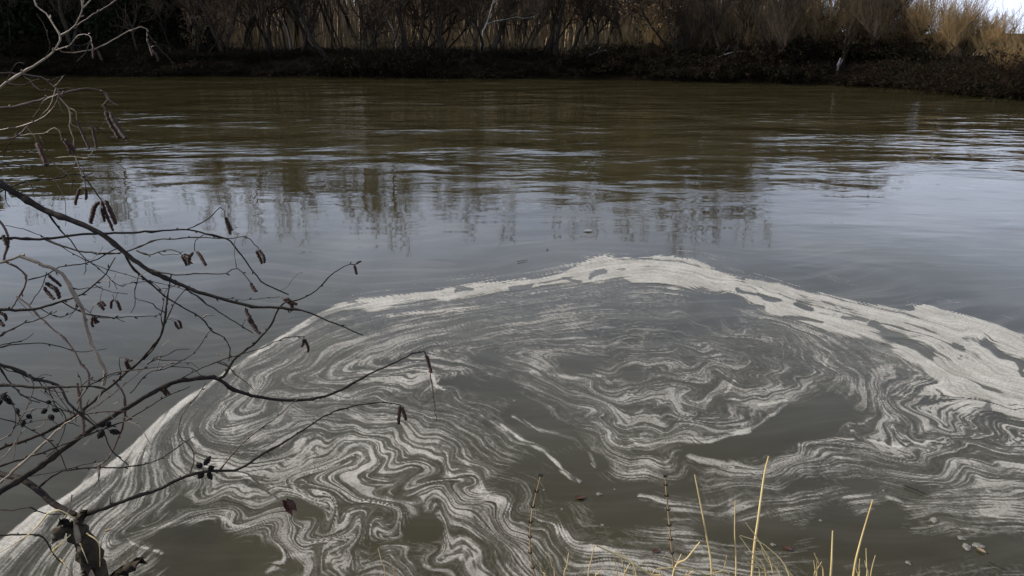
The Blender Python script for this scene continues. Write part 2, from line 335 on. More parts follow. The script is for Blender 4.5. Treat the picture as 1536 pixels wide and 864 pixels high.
    for (Pl,hw,s) in STROKES:
        P_=np.array(Pl); m=(px>P_[:,0].min()-60)&(px<P_[:,0].max()+60)&(py>P_[:,1].min()-60)&(py<P_[:,1].max()+60)
        if not m.any(): continue
        d=poly_dist(Pl,.5*jx[m]+.5*qx[m],.5*jy[m]+.5*qy[m])
        st[m]=np.maximum(st[m],s*np.exp(-(d/hw)**2*.8))
    ho=np.zeros_like(px)
    hx=jx+(vnoise(px/40.,py/14.,0)-.5)*14; hy=jy+(vnoise(px/40.,py/14.,5)-.5)*9
    for (Pl,hw,s) in HOLES:
        P_=np.array(Pl); m=(px>P_[:,0].min()-60)&(px<P_[:,0].max()+60)&(py>P_[:,1].min()-60)&(py<P_[:,1].max()+60)
        if not m.any(): continue
        d=poly_dist(Pl,hx[m],hy[m])*(1.05+.42*np.clip(.7*L1[m]+.6*L2[m],-1.3,2))
        ho[m]=np.maximum(ho[m],s*sstep(hw*1.3,hw*.7,d))
    near=sstep(500,860,py)
    c=cov*inside
    c=np.maximum(c, st*(.35+.65*inside)*1.0)
    # strands of foam
    thr=1-c
    solid=sstep(-.07,.17,rank-thr-.03)
    fil2=np.clip(1-np.abs(unit(.6*P*0+L1*.5+.5*L2)-.5)/.16,0,1)
    filament=np.maximum(.55*fil*.6,fil2*.7)*sstep(.04,.3,c)*(.16+.6*rank)
    dark=np.clip(1-np.abs(.55*L2+.65*L3+.2)/.13,0,1)*.55+np.clip(1-np.abs(L1*.7+.6*L3-.7)/.14,0,1)*.45
    solid=solid*(1-np.clip(dark,0,.75))
    film=sstep(.08,.6,c)*(.0+.36*rank)
    core=band*(1-ho)*(1-.8*sstep(-.85,-1.6,.7*L1+.5*unit(P)+.35*L2))*(.82+.13*np.clip(.7*L2+.6*L3,-1.4,1))
    solid=solid*(.36+.54*sstep(.28,.70,c))*(.42+.58*sstep(-1.1,.9,.7*unit(n2)+.6*unit(n1)+.35*L1))
    a=1-(1-solid)*(1-filament)*(1-film*.7)
    a=a*sstep(.09,.24,c)
    a=np.maximum(a*(1-.9*ho),core*.96)
    fl=sstep(1.0,1.9,.7*L2+.6*L3+.5*unit(P)+.4*L1)*np.exp(np.minimum(so,0)/11.)*(so<1)*sstep(300,560,px)
    a=np.maximum(a,.75*fl)
    return np.clip(a,0,1).astype(np.float32),inside
# ------------------------------------------------------------------ ground, water, foam
rng=np.random.RandomState(11)
SHX,SHY=water_xy([-700,0,300,600,900,1100,1250,1400,1536,2100],[111,112,112.5,114,118,122,126,131,137,160])
def shore(x): return np.interp(x,SHX,SHY)+.5*np.sin(x*.35)+.3*np.sin(x*.93+1)
def near_shore(x): return 2.62+.10*np.sin(x*1.3+.5)+.05*np.sin(x*4.1)-.10*np.clip(x,-3,3)*.3
def ground_z(x,y):
    x=np.asarray(x,float);y=np.asarray(y,float)
    d=y-shore(x)
    far=np.where(d<0,np.maximum(-1.2,d*.5),1.4*sstep(0,3.2,d)+4.0*sstep(14,75,d)*sstep(45,5,x)+.004*np.clip(d,0,400)+.25*sstep(1,8,d)*np.sin(x*.21+y*.17)+.12*np.sin(x*.8+2*np.sin(y*.6))*sstep(.5,4,d))
    e=near_shore(x)-y
    near=np.where(e<0,np.maximum(-1.2,e*.6),1.42*sstep(-.6,2.7,e)*1.0-.0)
    near=np.where(e<0,near,np.maximum(near-.1,0.02+e*.1))
    return np.where(y<15,near,far)
gxs=np.unique(np.r_[np.linspace(-1500,-120,14),np.linspace(-120,120,161),np.linspace(120,1500,14)])
gxs=np.unique(np.r_[gxs,np.linspace(-6,6,97)])
gys=np.unique(np.r_[np.linspace(-60,-4,10),np.linspace(-4,3.6,77),np.linspace(3.6,28,10),np.linspace(28,80,105),np.linspace(80,160,20),np.linspace(160,2500,16)])
GX,GY=np.meshgrid(gxs,gys); GZ=ground_z(GX,GY)
idx=np.arange(GX.size).reshape(GX.shape)
Q=np.stack([idx[:-1,:-1],idx[:-1,1:],idx[1:,1:],idx[1:,:-1]],-1).reshape(-1,4)
m_ground=noisy('leaf_litter',(.016,.012,.008),(.055,.040,.025),1.2,1.,.6,8,0,0.)
g=link('ground',fast_mesh('ground',np.stack([GX,GY,GZ],-1).reshape(-1,3),Q),m_ground); tag(g,'brown leaf-strewn earth of both river banks','ground',kind='structure')
# water: turbid brown, mirror-like surface, calm by the near bank and rippled farther out
def water_material():
    m,nt,b=nodes('river_water'); N=nt.nodes.new; L=nt.links.new
    geo=N('ShaderNodeNewGeometry'); sp=N('ShaderNodeSeparateXYZ'); L(geo.outputs['Position'],sp.inputs[0])
    def mapping(sc,rot=0,src=None):
        mp=N('ShaderNodeMapping'); mp.inputs['Scale'].default_value=sc; mp.inputs['Rotation'].default_value=(0,0,rot); L(src or geo.outputs['Position'],mp.inputs[0]); return mp.outputs[0]
    def noise(vec,scale,detail=3,rough=.5,dist=0.):
        n=N('ShaderNodeTexNoise'); n.inputs['Scale'].default_value=scale; n.inputs['Detail'].default_value=detail; n.inputs['Roughness'].default_value=rough; n.inputs['Distortion'].default_value=dist; L(vec,n.inputs['Vector']); return n.outputs['Fac']
    def math_(op,a,b_=None,clamp=False):
        n=N('ShaderNodeMath'); n.operation=op; n.use_clamp=clamp
        for i,v in enumerate((a,b_)):
            if v is None: continue
            if isinstance(v,(int,float)): n.inputs[i].default_value=v
            else: L(v,n.inputs[i])
        return n.outputs[0]
    def rng_(v,a,b_,c,d):
        n=N('ShaderNodeMapRange'); n.interpolation_type='SMOOTHSTEP'; L(v,n.inputs[0])
        for i,x in enumerate((a,b_,c,d)): n.inputs[i+1].default_value=x
        return n.outputs[0]
    # breeze reaches the open river only; its edge wanders
    wob=noise(mapping((.12,.12,1)),1.,2)
    yy=math_('ADD',sp.outputs['Y'],math_('MULTIPLY',math_('SUBTRACT',wob,.5),9.))
    yy=math_('ADD',yy,math_('MULTIPLY',sp.outputs['X'],.16))
    open_=rng_(yy,8.5,20.,.0,1.)
    patches=rng_(noise(mapping((.09,.2,1)),1.,2),.35,.65,.45,1.)
    swell=noise(mapping((.26,.5,1),.10),1.,2,.5,.4)
    chop=noise(mapping((.85,1.7,1),.06),1.,3,.5,.3)
    fine=noise(mapping((2.6,5.,1),-.1),1.,2,.5)
    slow=noise(mapping((.35,.8,1),.5),1.,2,.5,.8)
    h=math_('MULTIPLY',math_('ADD',math_('MULTIPLY',swell,RIP[0]),math_('ADD',math_('MULTIPLY',chop,RIP[1]),math_('MULTIPLY',fine,RIP[2]))),math_('MULTIPLY',open_,patches))
    h=math_('ADD',h,math_('MULTIPLY',slow,RIP[3]))
    bp=N('ShaderNodeBump'); bp.inputs['Strength'].default_value=1; bp.inputs['Distance'].default_value=1; L(h,bp.inputs['Height']); L(bp.outputs[0],b.inputs['Normal'])
    # silt: slow clouds of lighter and darker brown, plus faint drawn-out streaks of scum
    silt=noise(mapping((.35,.5,1)),1.,5,.6,1.2)
    r=N('ShaderNodeValToRGB'); r.color_ramp.elements[0].position=.3; r.color_ramp.elements[1].position=.75
    r.color_ramp.elements[0].color=(.026,.0212,.0075,1); r.color_ramp.elements[1].color=(.058,.051,.026,1); L(silt,r.inputs[0])
    wv=N('ShaderNodeTexNoise'); wv.inputs['Scale'].default_value=.35; wv.inputs['Detail'].default_value=1; L(geo.outputs['Position'],wv.inputs['Vector'])
    va=N('ShaderNodeVectorMath'); va.operation='MULTIPLY_ADD'; L(wv.outputs['Color'],va.inputs[0]); va.inputs[1].default_value=(2.2,2.2,0); L(geo.outputs['Position'],va.inputs[2])
    st=noise(mapping((.45,4.5,1),-.22,va.outputs[0]),1.,6,.65,.3)
    stm=math_('MULTIPLY',math_('MULTIPLY',rng_(st,.44,.74,0.,.20),rng_(sp.outputs['Y'],17.,9.,0.,1.)),rng_(sp.outputs['Y'],4.8,7.5,.3,1.))
    mx=N('ShaderNodeMix'); mx.data_type='RGBA'; L(stm,mx.inputs['Factor']); L(r.outputs[0],mx.inputs['A']); mx.inputs['B'].default_value=(.26,.25,.22,1)
    L(mx.outputs['Result'],b.inputs['Base Color'])
    b.inputs['IOR'].default_value=1.33; b.inputs['Specular IOR Level'].default_value=.5
    L(math_('ADD',math_('MULTIPLY',stm,.2),.02),b.inputs['Roughness'])
    return m
RIP=(.13,.046,.0052,.007)
wx=np.r_[-700,np.linspace(-120,120,25),700]; wy=np.r_[np.linspace(1.2,30,12),np.linspace(34,75,8)]
WX,WY=np.meshgrid(wx,wy); idx=np.arange(WX.size).reshape(WX.shape)
Q=np.stack([idx[:-1,:-1],idx[:-1,1:],idx[1:,1:],idx[1:,:-1]],-1).reshape(-1,4)
w=link('water',fast_mesh('water',np.stack([WX,WY,0*WX],-1).reshape(-1,3),Q),water_material()); tag(w,'turbid brown river with ripples farther out','water',kind='structure')
# foam: a thin floating sheet, present only where there is scum
fpx=np.unique(np.r_[np.arange(-520,-12,5.),np.arange(-12,1550,1.55),np.arange(1550,2060,5.)]); fpy=np.unique(np.r_[np.arange(376,870,1.2),np.arange(870,930,3.)])
FX,FY=np.meshgrid(fpx,fpy); X,Y=water_xy(FX.ravel(),FY.ravel())
alpha,_=foam_fields(X,Y)
A=alpha.reshape(FX.shape); idx=np.arange(A.size).reshape(A.shape)
cell=np.maximum(np.maximum(A[:-1,:-1],A[1:,1:]),np.maximum(A[:-1,1:],A[1:,:-1]))
yc=Y.reshape(FX.shape)[:-1,:-1]; keep=(cell>.035)&(yc>near_shore(X.reshape(FX.shape)[:-1,:-1])-.25)
Q=np.stack([idx[:-1,:-1],idx[1:,:-1],idx[1:,1:],idx[:-1,1:]],-1)[keep]
used=np.zeros(A.size,bool); used[Q.ravel()]=True; rm=np.cumsum(used)-1
fv=np.stack([X,Y,.004+.003*alpha],-1)[used]
fm=fast_mesh('foam',fv,rm[Q])
at=fm.attributes.new('cover','FLOAT','POINT'); at.data.foreach_set('value',alpha[used].astype(np.float32))
print('foam faces',len(Q))
def foam_material():
    m,nt,b=nodes('river_scum'); N=nt.nodes.new; L=nt.links.new
    a=N('ShaderNodeAttribute'); a.attribute_name='cover'
    geo=N('ShaderNodeNewGeometry'); n=N('ShaderNodeTexNoise'); n.inputs['Scale'].default_value=60; n.inputs['Detail'].default_value=3; L(geo.outputs['Position'],n.inputs['Vector'])
    n2=N('ShaderNodeTexNoise'); n2.inputs['Scale'].default_value=3; n2.inputs['Detail'].default_value=4; L(geo.outputs['Position'],n2.inputs['Vector'])
    r=N('ShaderNodeValToRGB'); r.color_ramp.elements[0].position=.3; r.color_ramp.elements[1].position=.7
    r.color_ramp.elements[0].color=(.43,.405,.35,1); r.color_ramp.elements[1].color=(.58,.55,.49,1); L(n2.outputs['Fac'],r.inputs[0])
    L(r.outputs[0],b.inputs['Base Color']); b.inputs['Roughness'].default_value=.55; b.inputs['Specular IOR Level'].default_value=.3
    bp=N('ShaderNodeBump'); bp.inputs['Strength'].default_value=.25; bp.inputs['Distance'].default_value=.004; L(n.outputs['Fac'],bp.inputs['Height']); L(bp.outputs[0],b.inputs['Normal'])
    vo=N('ShaderNodeTexVoronoi'); vo.inputs['Scale'].default_value=85; L(geo.outputs['Position'],vo.inputs['Vector'])
    vr=N('ShaderNodeMapRange'); L(vo.outputs['Distance'],vr.inputs[0]); vr.inputs[1].default_value=.15; vr.inputs[2].default_value=.75; vr.inputs[3].default_value=1.08; vr.inputs[4].default_value=.84
    hs=N('ShaderNodeHueSaturation'); L(r.outputs[0],hs.inputs['Color']); L(vr.outputs[0],hs.inputs['Value']); L(hs.outputs[0],b.inputs['Base Color'])
    ma=N('ShaderNodeMath'); ma.operation='MULTIPLY'; ma.use_clamp=True; nr=N('ShaderNodeMapRange'); L(n.outputs['Fac'],nr.inputs[0]); nr.inputs[1].default_value=.3; nr.inputs[2].default_value=.55; nr.inputs[3].default_value=.72; nr.inputs[4].default_value=1.06
    L(a.outputs['Fac'],ma.inputs[0]); L(nr.outputs[0],ma.inputs[1]); L(ma.outputs[0],b.inputs['Alpha']); return m
fo=link('foam',fm,foam_material()); tag(fo,'pale grey foam and scum swirling on the brown river','foam',kind='stuff')
# ------------------------------------------------------------------ the wood on the far bank
m_bark=noisy('dark_bark',(.020,.016,.012),(.06,.047,.036),6.,.95,.5,5,.35,.1,stretch=(1,1,.2))  # dark brown bark, streaked lengthwise
m_twig=noisy('bare_twigs',(.045,.034,.024),(.14,.105,.07),2.,.95,0,3,.3,.1)
m_birch=noisy('pale_bark',(.30,.28,.25),(.62,.60,.56),4.,.8,.3,5,.1,stretch=(1,1,2.5))
m_willow=noisy('willow_shoots',(.18,.12,.055),(.40,.28,.13),1.2,.8,0,3,.22)
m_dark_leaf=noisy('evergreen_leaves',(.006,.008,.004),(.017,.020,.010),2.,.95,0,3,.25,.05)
m_farwood_lit=noisy('lit_distant_twigs',(.13,.10,.066),(.46,.36,.23),.35,.95,0,4)  # paler than the front twigs: sunlight on the wood is put into the colour
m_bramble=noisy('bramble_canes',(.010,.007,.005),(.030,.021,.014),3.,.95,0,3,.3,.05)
m_reed=noisy('dead_reeds',(.22,.165,.09),(.42,.33,.19),.6,.9,0,3)
m_dry_leaf=noisy('clinging_dead_leaves',(.075,.045,.024),(.17,.10,.05),2.,.9,0,3,.2)
def norm(v): return v/(np.linalg.norm(v)+1e-9)
def grow(rs,T,K,p,d,length,r,level,maxlevel,spread,up):
    """one limb: a wandering tapered tube that hands on side limbs; the finest go to the twig mesh"""
    n=max(4,int(5+length*.8)) if level<2 else 4
    P=[p]; dd=d.copy()
    for i in range(n):
        dd=norm(dd+rs.normal(0,.17+.05*level,3)+np.array([0,0,up*.10])); P.append(P[-1]+dd*length/n)
    P=np.array(P); tip=.32 if level<maxlevel else .25
    Rr=r*np.linspace(1,tip,n+1)
    if level==0: Rr[0]*=1.45; Rr[1]*=1.1
    (T if level<2 else K).tube(P,Rr,6 if level==0 else (5 if level==1 else 3))
    if level>=maxlevel: return
    k={0:rs.randint(10,15),1:rs.randint(6,9),2:rs.randint(6,9)}.get(level,5)
    for j in range(k):
        t=rs.uniform(.27 if level==0 else .12,1.0); f=t*n; i=min(int(f),n-1); q=P[i]+(P[i+1]-P[i])*(f-i)
        ax=norm(P[i+1]-P[i]); side=norm(np.cross(ax,rs.normal(0,1,3))); a=rs.uniform(.35,.95)*spread
        nd=norm(ax*math.cos(a)+side*math.sin(a)+np.array([0,0,.12*up]))
        ln=length*rs.uniform(.34,.6)*(1.1-.5*t); rr=max(r*(1-.68*t)*rs.uniform(.42,.62),.011)
        grow(rs,T,K,q,nd,ln,rr,level+1,maxlevel,spread,up)
def finest(rs,K,count,centre_fn):
    A=[];B=[]
    for _ in range(count):
        c,d=centre_fn(); A.append(c); B.append(c+d)
    K.sticks(A,B,.010,.004)
def make_tree(seed,stems,height,r,lean,spread=1.,up=1.,bark=None,leaves=0,depth=3):
    rs=np.random.RandomState(seed); T=Tubes();K=Tubes()
    for s in range(stems):
        a=rs.uniform(0,6.28); off=np.array([math.cos(a),math.sin(a),0])*(.0 if stems==1 else rs.uniform(.12,.35)); l=np.array([math.cos(a),math.sin(a),0])*lean*rs.uniform(.5,1.2)
        h=height*rs.uniform(.75,1.05)
        grow(rs,T,K,off+np.array([0,0,-.35]),norm(l+np.array([0,0,1])),h,r*rs.uniform(.7,1.1),0,depth,spread,up)
    tw=np.concatenate(K.V); ii=rs.randint(0,len(tw),900); c=tw[ii]; d=rs.normal(0,1,(900,3))*.22+np.array([0,0,.22]); K.sticks(c,c+d,.009,.004)
    trunk=T.mesh('trunk'); crown=K.mesh('crown',False); lv=None
    if leaves:
        q=Tubes(); ii=rs.randint(0,len(tw),leaves); c=tw[ii]+rs.normal(0,.12,(leaves,3)); u=rs.normal(0,1,(leaves,3)); u/=np.linalg.norm(u,axis=1,keepdims=True); v=np.cross(u,rs.normal(0,1,(leaves,3))); v/=np.linalg.norm(v,axis=1,keepdims=True)
        q.quads(c,u*.06,v*.04); lv=q.mesh('leaves',False)
    return trunk,crown,lv,bark or m_bark
TREES={
 'tall':(make_tree(1,1,13,.19,.06,.8),'tall straight bare tree standing in the wood across the river','tall straight bare trees'),
 'lean':(make_tree(2,1,12,.17,.22,.95),'bare tree leaning over with spreading limbs on the far bank','leaning bare trees'),
 'fork':(make_tree(3,2,12,.18,.12,.9),'bare tree forked from its foot into two stems on the far bank','forked bare trees'),
 'clump':(make_tree(4,4,10.5,.11,.15,.85),'bare alder clump of several slim stems on the far bank','many-stemmed bare trees'),
 'stout':(make_tree(5,1,12,.27,.15,1.1),'stout dark bare tree with heavy crooked limbs on the far bank','stout crooked bare trees'),
 'slim':(make_tree(6,1,11,.085,.10,.7,1.2),'slim young bare tree standing between bigger trunks across the river','slim young bare trees'),
 'leafy':(make_tree(7,2,8.5,.10,.25,1.1,.8,None,1500),'bare tree still hung with brown dead leaves across the river','trees with brown dead leaves'),
 'birch':(make_tree(8,1,12,.075,.05,.6,1.3,m_birch),'thin pale-barked birch shining among the dark trunks across the river','pale birches'),
}
def place_tree(kind,x,y,rz,s,label=None):
    (tr,cr_,lv,bk),lab,grp=TREES[kind]
    o=empty({'birch':'birch_tree','clump':'alder_tree'}.get(kind,'bare_tree'),(x,y,float(ground_z(x,y))-.05)); o.rotation_euler=(0,0,rz); s*=.91; o.scale=(s,s,s*random.uniform(.9,1.08))
    tag(o,label or lab,'tree',None if label else grp)
    link('trunk',tr,bk,o); link('crown',cr_,m_twig,o)
    if lv: link('dead_leaves',lv,m_dry_leaf,o)
    return o
def dir_x(px,y): return (px-768)/FPX*(y*CP+ (CAM_H-2)*SP)
rt=random.Random(5)
# front row along the water, then two looser rows behind it
kinds_front=['clump','slim','tall','lean','stout','slim','leafy','tall','slim','fork','tall','slim']
px=-330; i=0
while px<1290:
    y0=float(shore(dir_x(px,50)))+rt.uniform(1.6,4.6); k=kinds_front[i%12] if px<1120 else rt.choice(['clump','leafy','slim','lean'])
    place_tree(k,dir_x(px,y0),y0,rt.uniform(0,6.28),rt.uniform(.82,1.12)*(1 if px<1150 else .62)); i+=1; px+=rt.uniform(13,27)
px=-420
while px<1330:
    y0=float(shore(dir_x(px,55)))+rt.uniform(6,15); place_tree(rt.choice(['tall','slim','fork','clump','slim','tall','leafy']),dir_x(px,y0),y0,rt.uniform(0,6.28),rt.uniform(.85,1.15)*(1 if px<1150 else .62)); px+=rt.uniform(13,26)
for px,dy in ((725,3.),(590,5.),(1010,6.),(432,8.)):
    y0=float(shore(dir_x(px,52)))+dy; place_tree('birch',dir_x(px,y0),y0,rt.uniform(0,6.28),rt.uniform(.85,1.05))
# the wood goes on behind: too many stems to count
rs=np.random.RandomState(21); n=7500
bx=rs.uniform(-150,48,n); by=shore(bx)+rs.uniform(17,62,n)
ok=(bx/by<.36)|(rs.rand(n)<.12)&(bx/by<.5); bx=bx[ok];by=by[ok]; n=len(bx); bz=ground_z(bx,by)-.2
K=Tubes(); hgt=rs.uniform(6.5,12.5,n); base=np.stack([bx,by,bz],-1); top=base+np.stack([rs.normal(0,.9,n),rs.normal(0,.9,n),hgt],-1)
K.sticks(base,top,rs.uniform(.06,.19,n),.03)
for rep_ in range(9):
    t=rs.uniform(.06,1,n)[:,None]; c=base+(top-base)*t; d=rs.normal(0,.75,(n,3)); d[:,2]=rs.uniform(.3,1.7,n); K.sticks(c,c+d,.022,.008)
o=link('far_wood',K.mesh('far_wood',False),m_farwood_lit); tag(o,'grey-brown mass of bare woodland behind the front trees','wood',kind='stuff')
# dead reeds and tall straw lit between the trunks
n=20000; bx=rs.uniform(-75,40,n); by=shore(bx)+3.5+rs.rand(n)**1.3*26; ok=vnoise(bx*.25,by*.25,3)>.47; bx=bx[ok];by=by[ok]; n=len(bx)
base=np.stack([bx,by,ground_z(bx,by)-.05],-1); top=base+np.stack([rs.normal(0,.22,n),rs.normal(0,.22,n),rs.uniform(.8,2.1,n)],-1)
K=Tubes(); K.sticks(base,top,.016,.006)
o=link('dead_reeds',K.mesh('dead_reeds',False),m_reed); tag(o,'straw-coloured dead reeds on the ground between the far trunks','reeds',kind='stuff')
# willow bushes, golden shoots, where the bank comes nearer on the right
def make_willow(seed,h,w):
    rs=np.random.RandomState(seed); T=Tubes();K=Tubes()
    for s in range(9):
        a=rs.uniform(0,6.28); l=rs.uniform(.1,.75); P=[np.array([0,0,-.3])]; d=norm(np.array([math.cos(a)*l,math.sin(a)*l,1.]))
        for i in range(6): d=norm(d+rs.normal(0,.26,3)); P.append(P[-1]+d*h*.12*rs.uniform(.7,1.4))
        T.tube(P,np.linspace(.07,.03,7),5)
        for k in range(70):
            i=rs.randint(1,7); q=P[i]; b=rs.uniform(0,6.28); sl=rs.uniform(.1,.85); e=norm(np.array([math.cos(b)*sl,math.sin(b)*sl,1.])+.5*(P[i]-P[i-1])); ln=h*rs.uniform(.22,.55)
            c1=q+e*ln*.5+rs.normal(0,.14,3); c2=q+e*ln+np.array([0,0,.05*ln])+rs.normal(0,.3,3)
            K.tube([q,c1,c2],[.017,.011,.004],3)
            m=9; t=rs.uniform(.15,1,m)[:,None]; c=q+(c2-q)*t; K.sticks(c,c+e*ln*.22+rs.normal(0,.16,(m,3)),.008,.003)
    return T.mesh('stems'),K.mesh('crown',False)
WIL=[make_willow(31,5.2,3),make_willow(32,5.8,3),make_willow(33,4.4,3)]
px=985; i=0
while px<2050:
    y0=float(shore(dir_x(px,42)))+rt.uniform(.9,3.2)+(3. if i%3==2 else 0); x=dir_x(px,y0)
    o=empty('willow_bush',(x,y0,float(ground_z(x,y0))-.05)); s=rt.uniform(.8,1.12)*(.72 if px<1120 else .92 if px<1330 else .74 if px<1440 else .66); o.scale=(s*1.1,s*1.1,s); o.rotation_euler=(0,0,rt.uniform(0,6.28))
    brown=i%3==1 and px<=1400; tag(o,('tall' if px<1330 else 'low')+(' dull brown' if brown else ' golden-brown')+' willow bush '+('between bare trees on the far bank' if px<1330 else 'below open sky on the far bank'),'bush',('tall' if px<1330 else 'low')+(' dull brown' if brown else ' golden')+' willow bushes on the far bank')
    st,cw=WIL[i%3]; link('stems',st,m_bark,o); oc=link('crown',cw,m_willow,o); oc.material_slots[0].link='OBJECT'; oc.material_slots[0].material=m_twig if brown else m_willow; px+=rt.uniform(30,52); i+=1
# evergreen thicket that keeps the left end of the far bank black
def make_evergreen(seed,h):
    rs=np.random.RandomState(seed); T=Tubes();K=Tubes()
    grow(rs,T,K,np.array([0,0,-.3]),np.array([0,0,1.]),h*.8,.12,0,2,1.1,.5)
    n=5200; a=rs.uniform(0,6.28,n); z=rs.rand(n)**.9; rad=h*.30*np.sqrt(rs.rand(n))*(1.05-.75*z**1.6)*(.75+.35*np.sin(3*a+seed)*np.sin(5*z*3.1+a))
    c=np.stack([np.cos(a)*rad,np.sin(a)*rad,z*h],-1)+rs.normal(0,.12,(n,3)); u=rs.normal(0,1,(n,3));u/=np.linalg.norm(u,axis=1,keepdims=True); v=np.cross(u,rs.normal(0,1,(n,3))); v/=np.linalg.norm(v,axis=1,keepdims=True)
    q=Tubes(); q.quads(c,u*.14,v*.085)
    return T.mesh('stems'),q.mesh('crown',False)
EVG=[make_evergreen(41,7.5),make_evergreen(42,6.2)]
px=-520; i=0
while px<330:
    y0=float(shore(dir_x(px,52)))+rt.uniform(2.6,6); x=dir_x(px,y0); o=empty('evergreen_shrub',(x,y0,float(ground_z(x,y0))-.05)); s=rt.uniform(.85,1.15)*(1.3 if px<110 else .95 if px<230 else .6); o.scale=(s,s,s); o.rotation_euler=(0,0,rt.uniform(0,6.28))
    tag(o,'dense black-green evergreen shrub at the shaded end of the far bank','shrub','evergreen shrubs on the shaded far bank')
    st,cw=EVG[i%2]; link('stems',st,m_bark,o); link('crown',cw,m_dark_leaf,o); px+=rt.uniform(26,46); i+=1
# bramble thickets overhanging the far water line
def make_bramble(seed):
    rs=np.random.RandomState(seed); T=Tubes(); q=Tubes(); PP=[]
    for k in range(70):
        a=rs.uniform(0,6.28); ln=rs.uniform(1.1,2.3); P=[np.array([rs.normal(0,.8),rs.normal(0,.5),-.2])]; d=norm(np.array([math.cos(a)*.5,math.sin(a)*.5,1.]))
        for i in range(6): d=norm(d+np.array([math.cos(a)*.16,math.sin(a)*.16,-.20])+rs.normal(0,.1,3)); P.append(P[-1]+d*ln/3.2)
        T.tube(P,np.linspace(.016,.006,7),3); PP+=P[2:]
    PP=np.array(PP); S_=2200; c=PP[rs.randint(0,len(PP),S_)]; T.sticks(c,c+rs.normal(0,.22,(S_,3))+np.array([0,0,.12]),.010,.003)
    n=900; c=PP[rs.randint(0,len(PP),n)]+rs.normal(0,.17,(n,3)); u=rs.normal(0,1,(n,3));u/=np.linalg.norm(u,axis=1,keepdims=True); v=np.cross(u,rs.normal(0,1,(n,3))); v/=np.linalg.norm(v,axis=1,keepdims=True)
    q.quads(c,u*.06,v*.038)
    return T.mesh('canes',False),q.mesh('leaves',False)
BRA=[make_bramble(51),make_bramble(52),make_bramble(53)]
for row in (0,1):
    px=-480+20*row; i=0
    while px<2080:
        x=dir_x(px,46); y0=float(shore(x))+(rt.uniform(.1,.9) if row==0 else rt.uniform(1.7,3.4)); x=dir_x(px,y0); o=empty('bramble_thicket',(x,y0,max(0.02,float(ground_z(x,y0)))-.03)); s=rt.uniform(.7,1.0); big=rt.random()<.3; o.scale=(s*1.15,s,s*(rt.uniform(1.15,1.5) if big else rt.uniform(.45,.8))); o.rotation_euler=(0,0,rt.uniform(0,6.28))
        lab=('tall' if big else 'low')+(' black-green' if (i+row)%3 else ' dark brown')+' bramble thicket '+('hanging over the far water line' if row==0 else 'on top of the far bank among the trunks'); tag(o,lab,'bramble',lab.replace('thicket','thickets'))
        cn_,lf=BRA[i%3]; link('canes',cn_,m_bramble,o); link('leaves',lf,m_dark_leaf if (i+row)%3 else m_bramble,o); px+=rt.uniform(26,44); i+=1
# bleached dead boughs lying on the far bank and one pale broken stem
for px,py,ln,rz,ry,lab in ((880,86,2.2,.4,.1,'bleached dead bough lying among brambles below the far tree row'),(1062,95,2.6,-.3,.25,'bleached curved bough lying on the far bank below the willow edge'),(960,108,1.5,.2,.1,'short bleached stick low on the far bank near the water')):
    y0=float(shore(dir_x(px,48)))+(.9 if py<100 else .2); x=dir_x(px,y0); z=CAM_H+ (-(py-432)/FPX*CP-SP)*(y0/(CP-(py-432)/FPX*SP)); T=Tubes()
    T.tube([(0,0,0),(ln*.35,.05,.25),(ln*.7,0,.32),(ln,.1,.18)],[.045,.04,.03,.012],5); T.tube([(ln*.4,.03,.26),(ln*.55,.1,.6),(ln*.62,.1,.85)],[.025,.018,.008],4)
    o=link('dead_bough',T.mesh('dead_bough'),m_birch); o.location=(x,y0,z); o.rotation_euler=(0,-ry,rz); tag(o,lab,'branch')
y0=float(shore(dir_x(1260,46)))+.3; T=Tubes(); T.tube([(0,0,-.3),(.05,0,.5),(.02,.02,1.1),(.12,0,1.5)],[.10,.085,.075,.05],7); T.tube([(.03,0,.9),(.25,.05,1.25),(.3,.05,1.5)],[.035,.025,.01],4)
o=link('tree_stump',T.mesh('tree_stump'),m_birch); o.location=(dir_x(1260,y0),y0,0.05); tag(o,'pale broken stem standing at the far water line below the willows','tree stump')
# ------------------------------------------------------------------ near bank: alder branches, stalks, floating bits
m_alder=noisy('alder_bark',(.013,.010,.008),(.045,.034,.027),30.,.75,.6,5,.18,.15)
m_alder_red=noisy('reddish_alder_bark',(.035,.015,.010),(.095,.046,.03),30.,.5,.3,5,.1,.5)
m_alder_pale=noisy('pale_alder_bark',(.10,.075,.052),(.30,.235,.17),24.,.6,.4,5,.1,.4)
m_catkin=noisy('catkin_scales',(.030,.011,.007),(.13,.046,.026),140.,.6,1.,3,.3,.4)
m_cone=noisy('old_cone',(.010,.008,.007),(.035,.027,.021),90.,.8,1.,3,.2)
m_straw=noisy('dry_straw',(.42,.31,.13),(.68,.55,.29),14.,.6,.2,4,.14,.4,stretch=(1,1,.2))
m_stem=noisy('dry_weed_stem',(.20,.135,.075),(.36,.26,.15),18.,.7,.3,4,.1)
m_moss=noisy('rotten_wood',(.012,.009,.006),(.06,.045,.028),26.,.95,1.,7)
m_redleaf=noisy('sodden_leaf',(.03,.012,.008),(.085,.032,.018),30.,.5,.4,4,.3)
m_scum=noisy('bubble_scum',(.26,.24,.20),(.44,.41,.36),60.,.4,.8,4,.1)
def at(px,py,d):
    """photo pixel at distance d along the view axis -> world point"""
    a=(px-768)/FPX; b=-(py-432)/FPX
    return np.array([a*d,(CP+b*SP)*d,CAM_H+(-SP+b*CP)*d])
def spline(P,step):
    P=np.array(P,float)
    if len(P)==2: return np.linspace(P[0],P[1],4)
    L=np.hypot(*np.diff(P[:,:2],axis=0).T).sum(); return interp_poly2(P,max(5,int(L/step)))
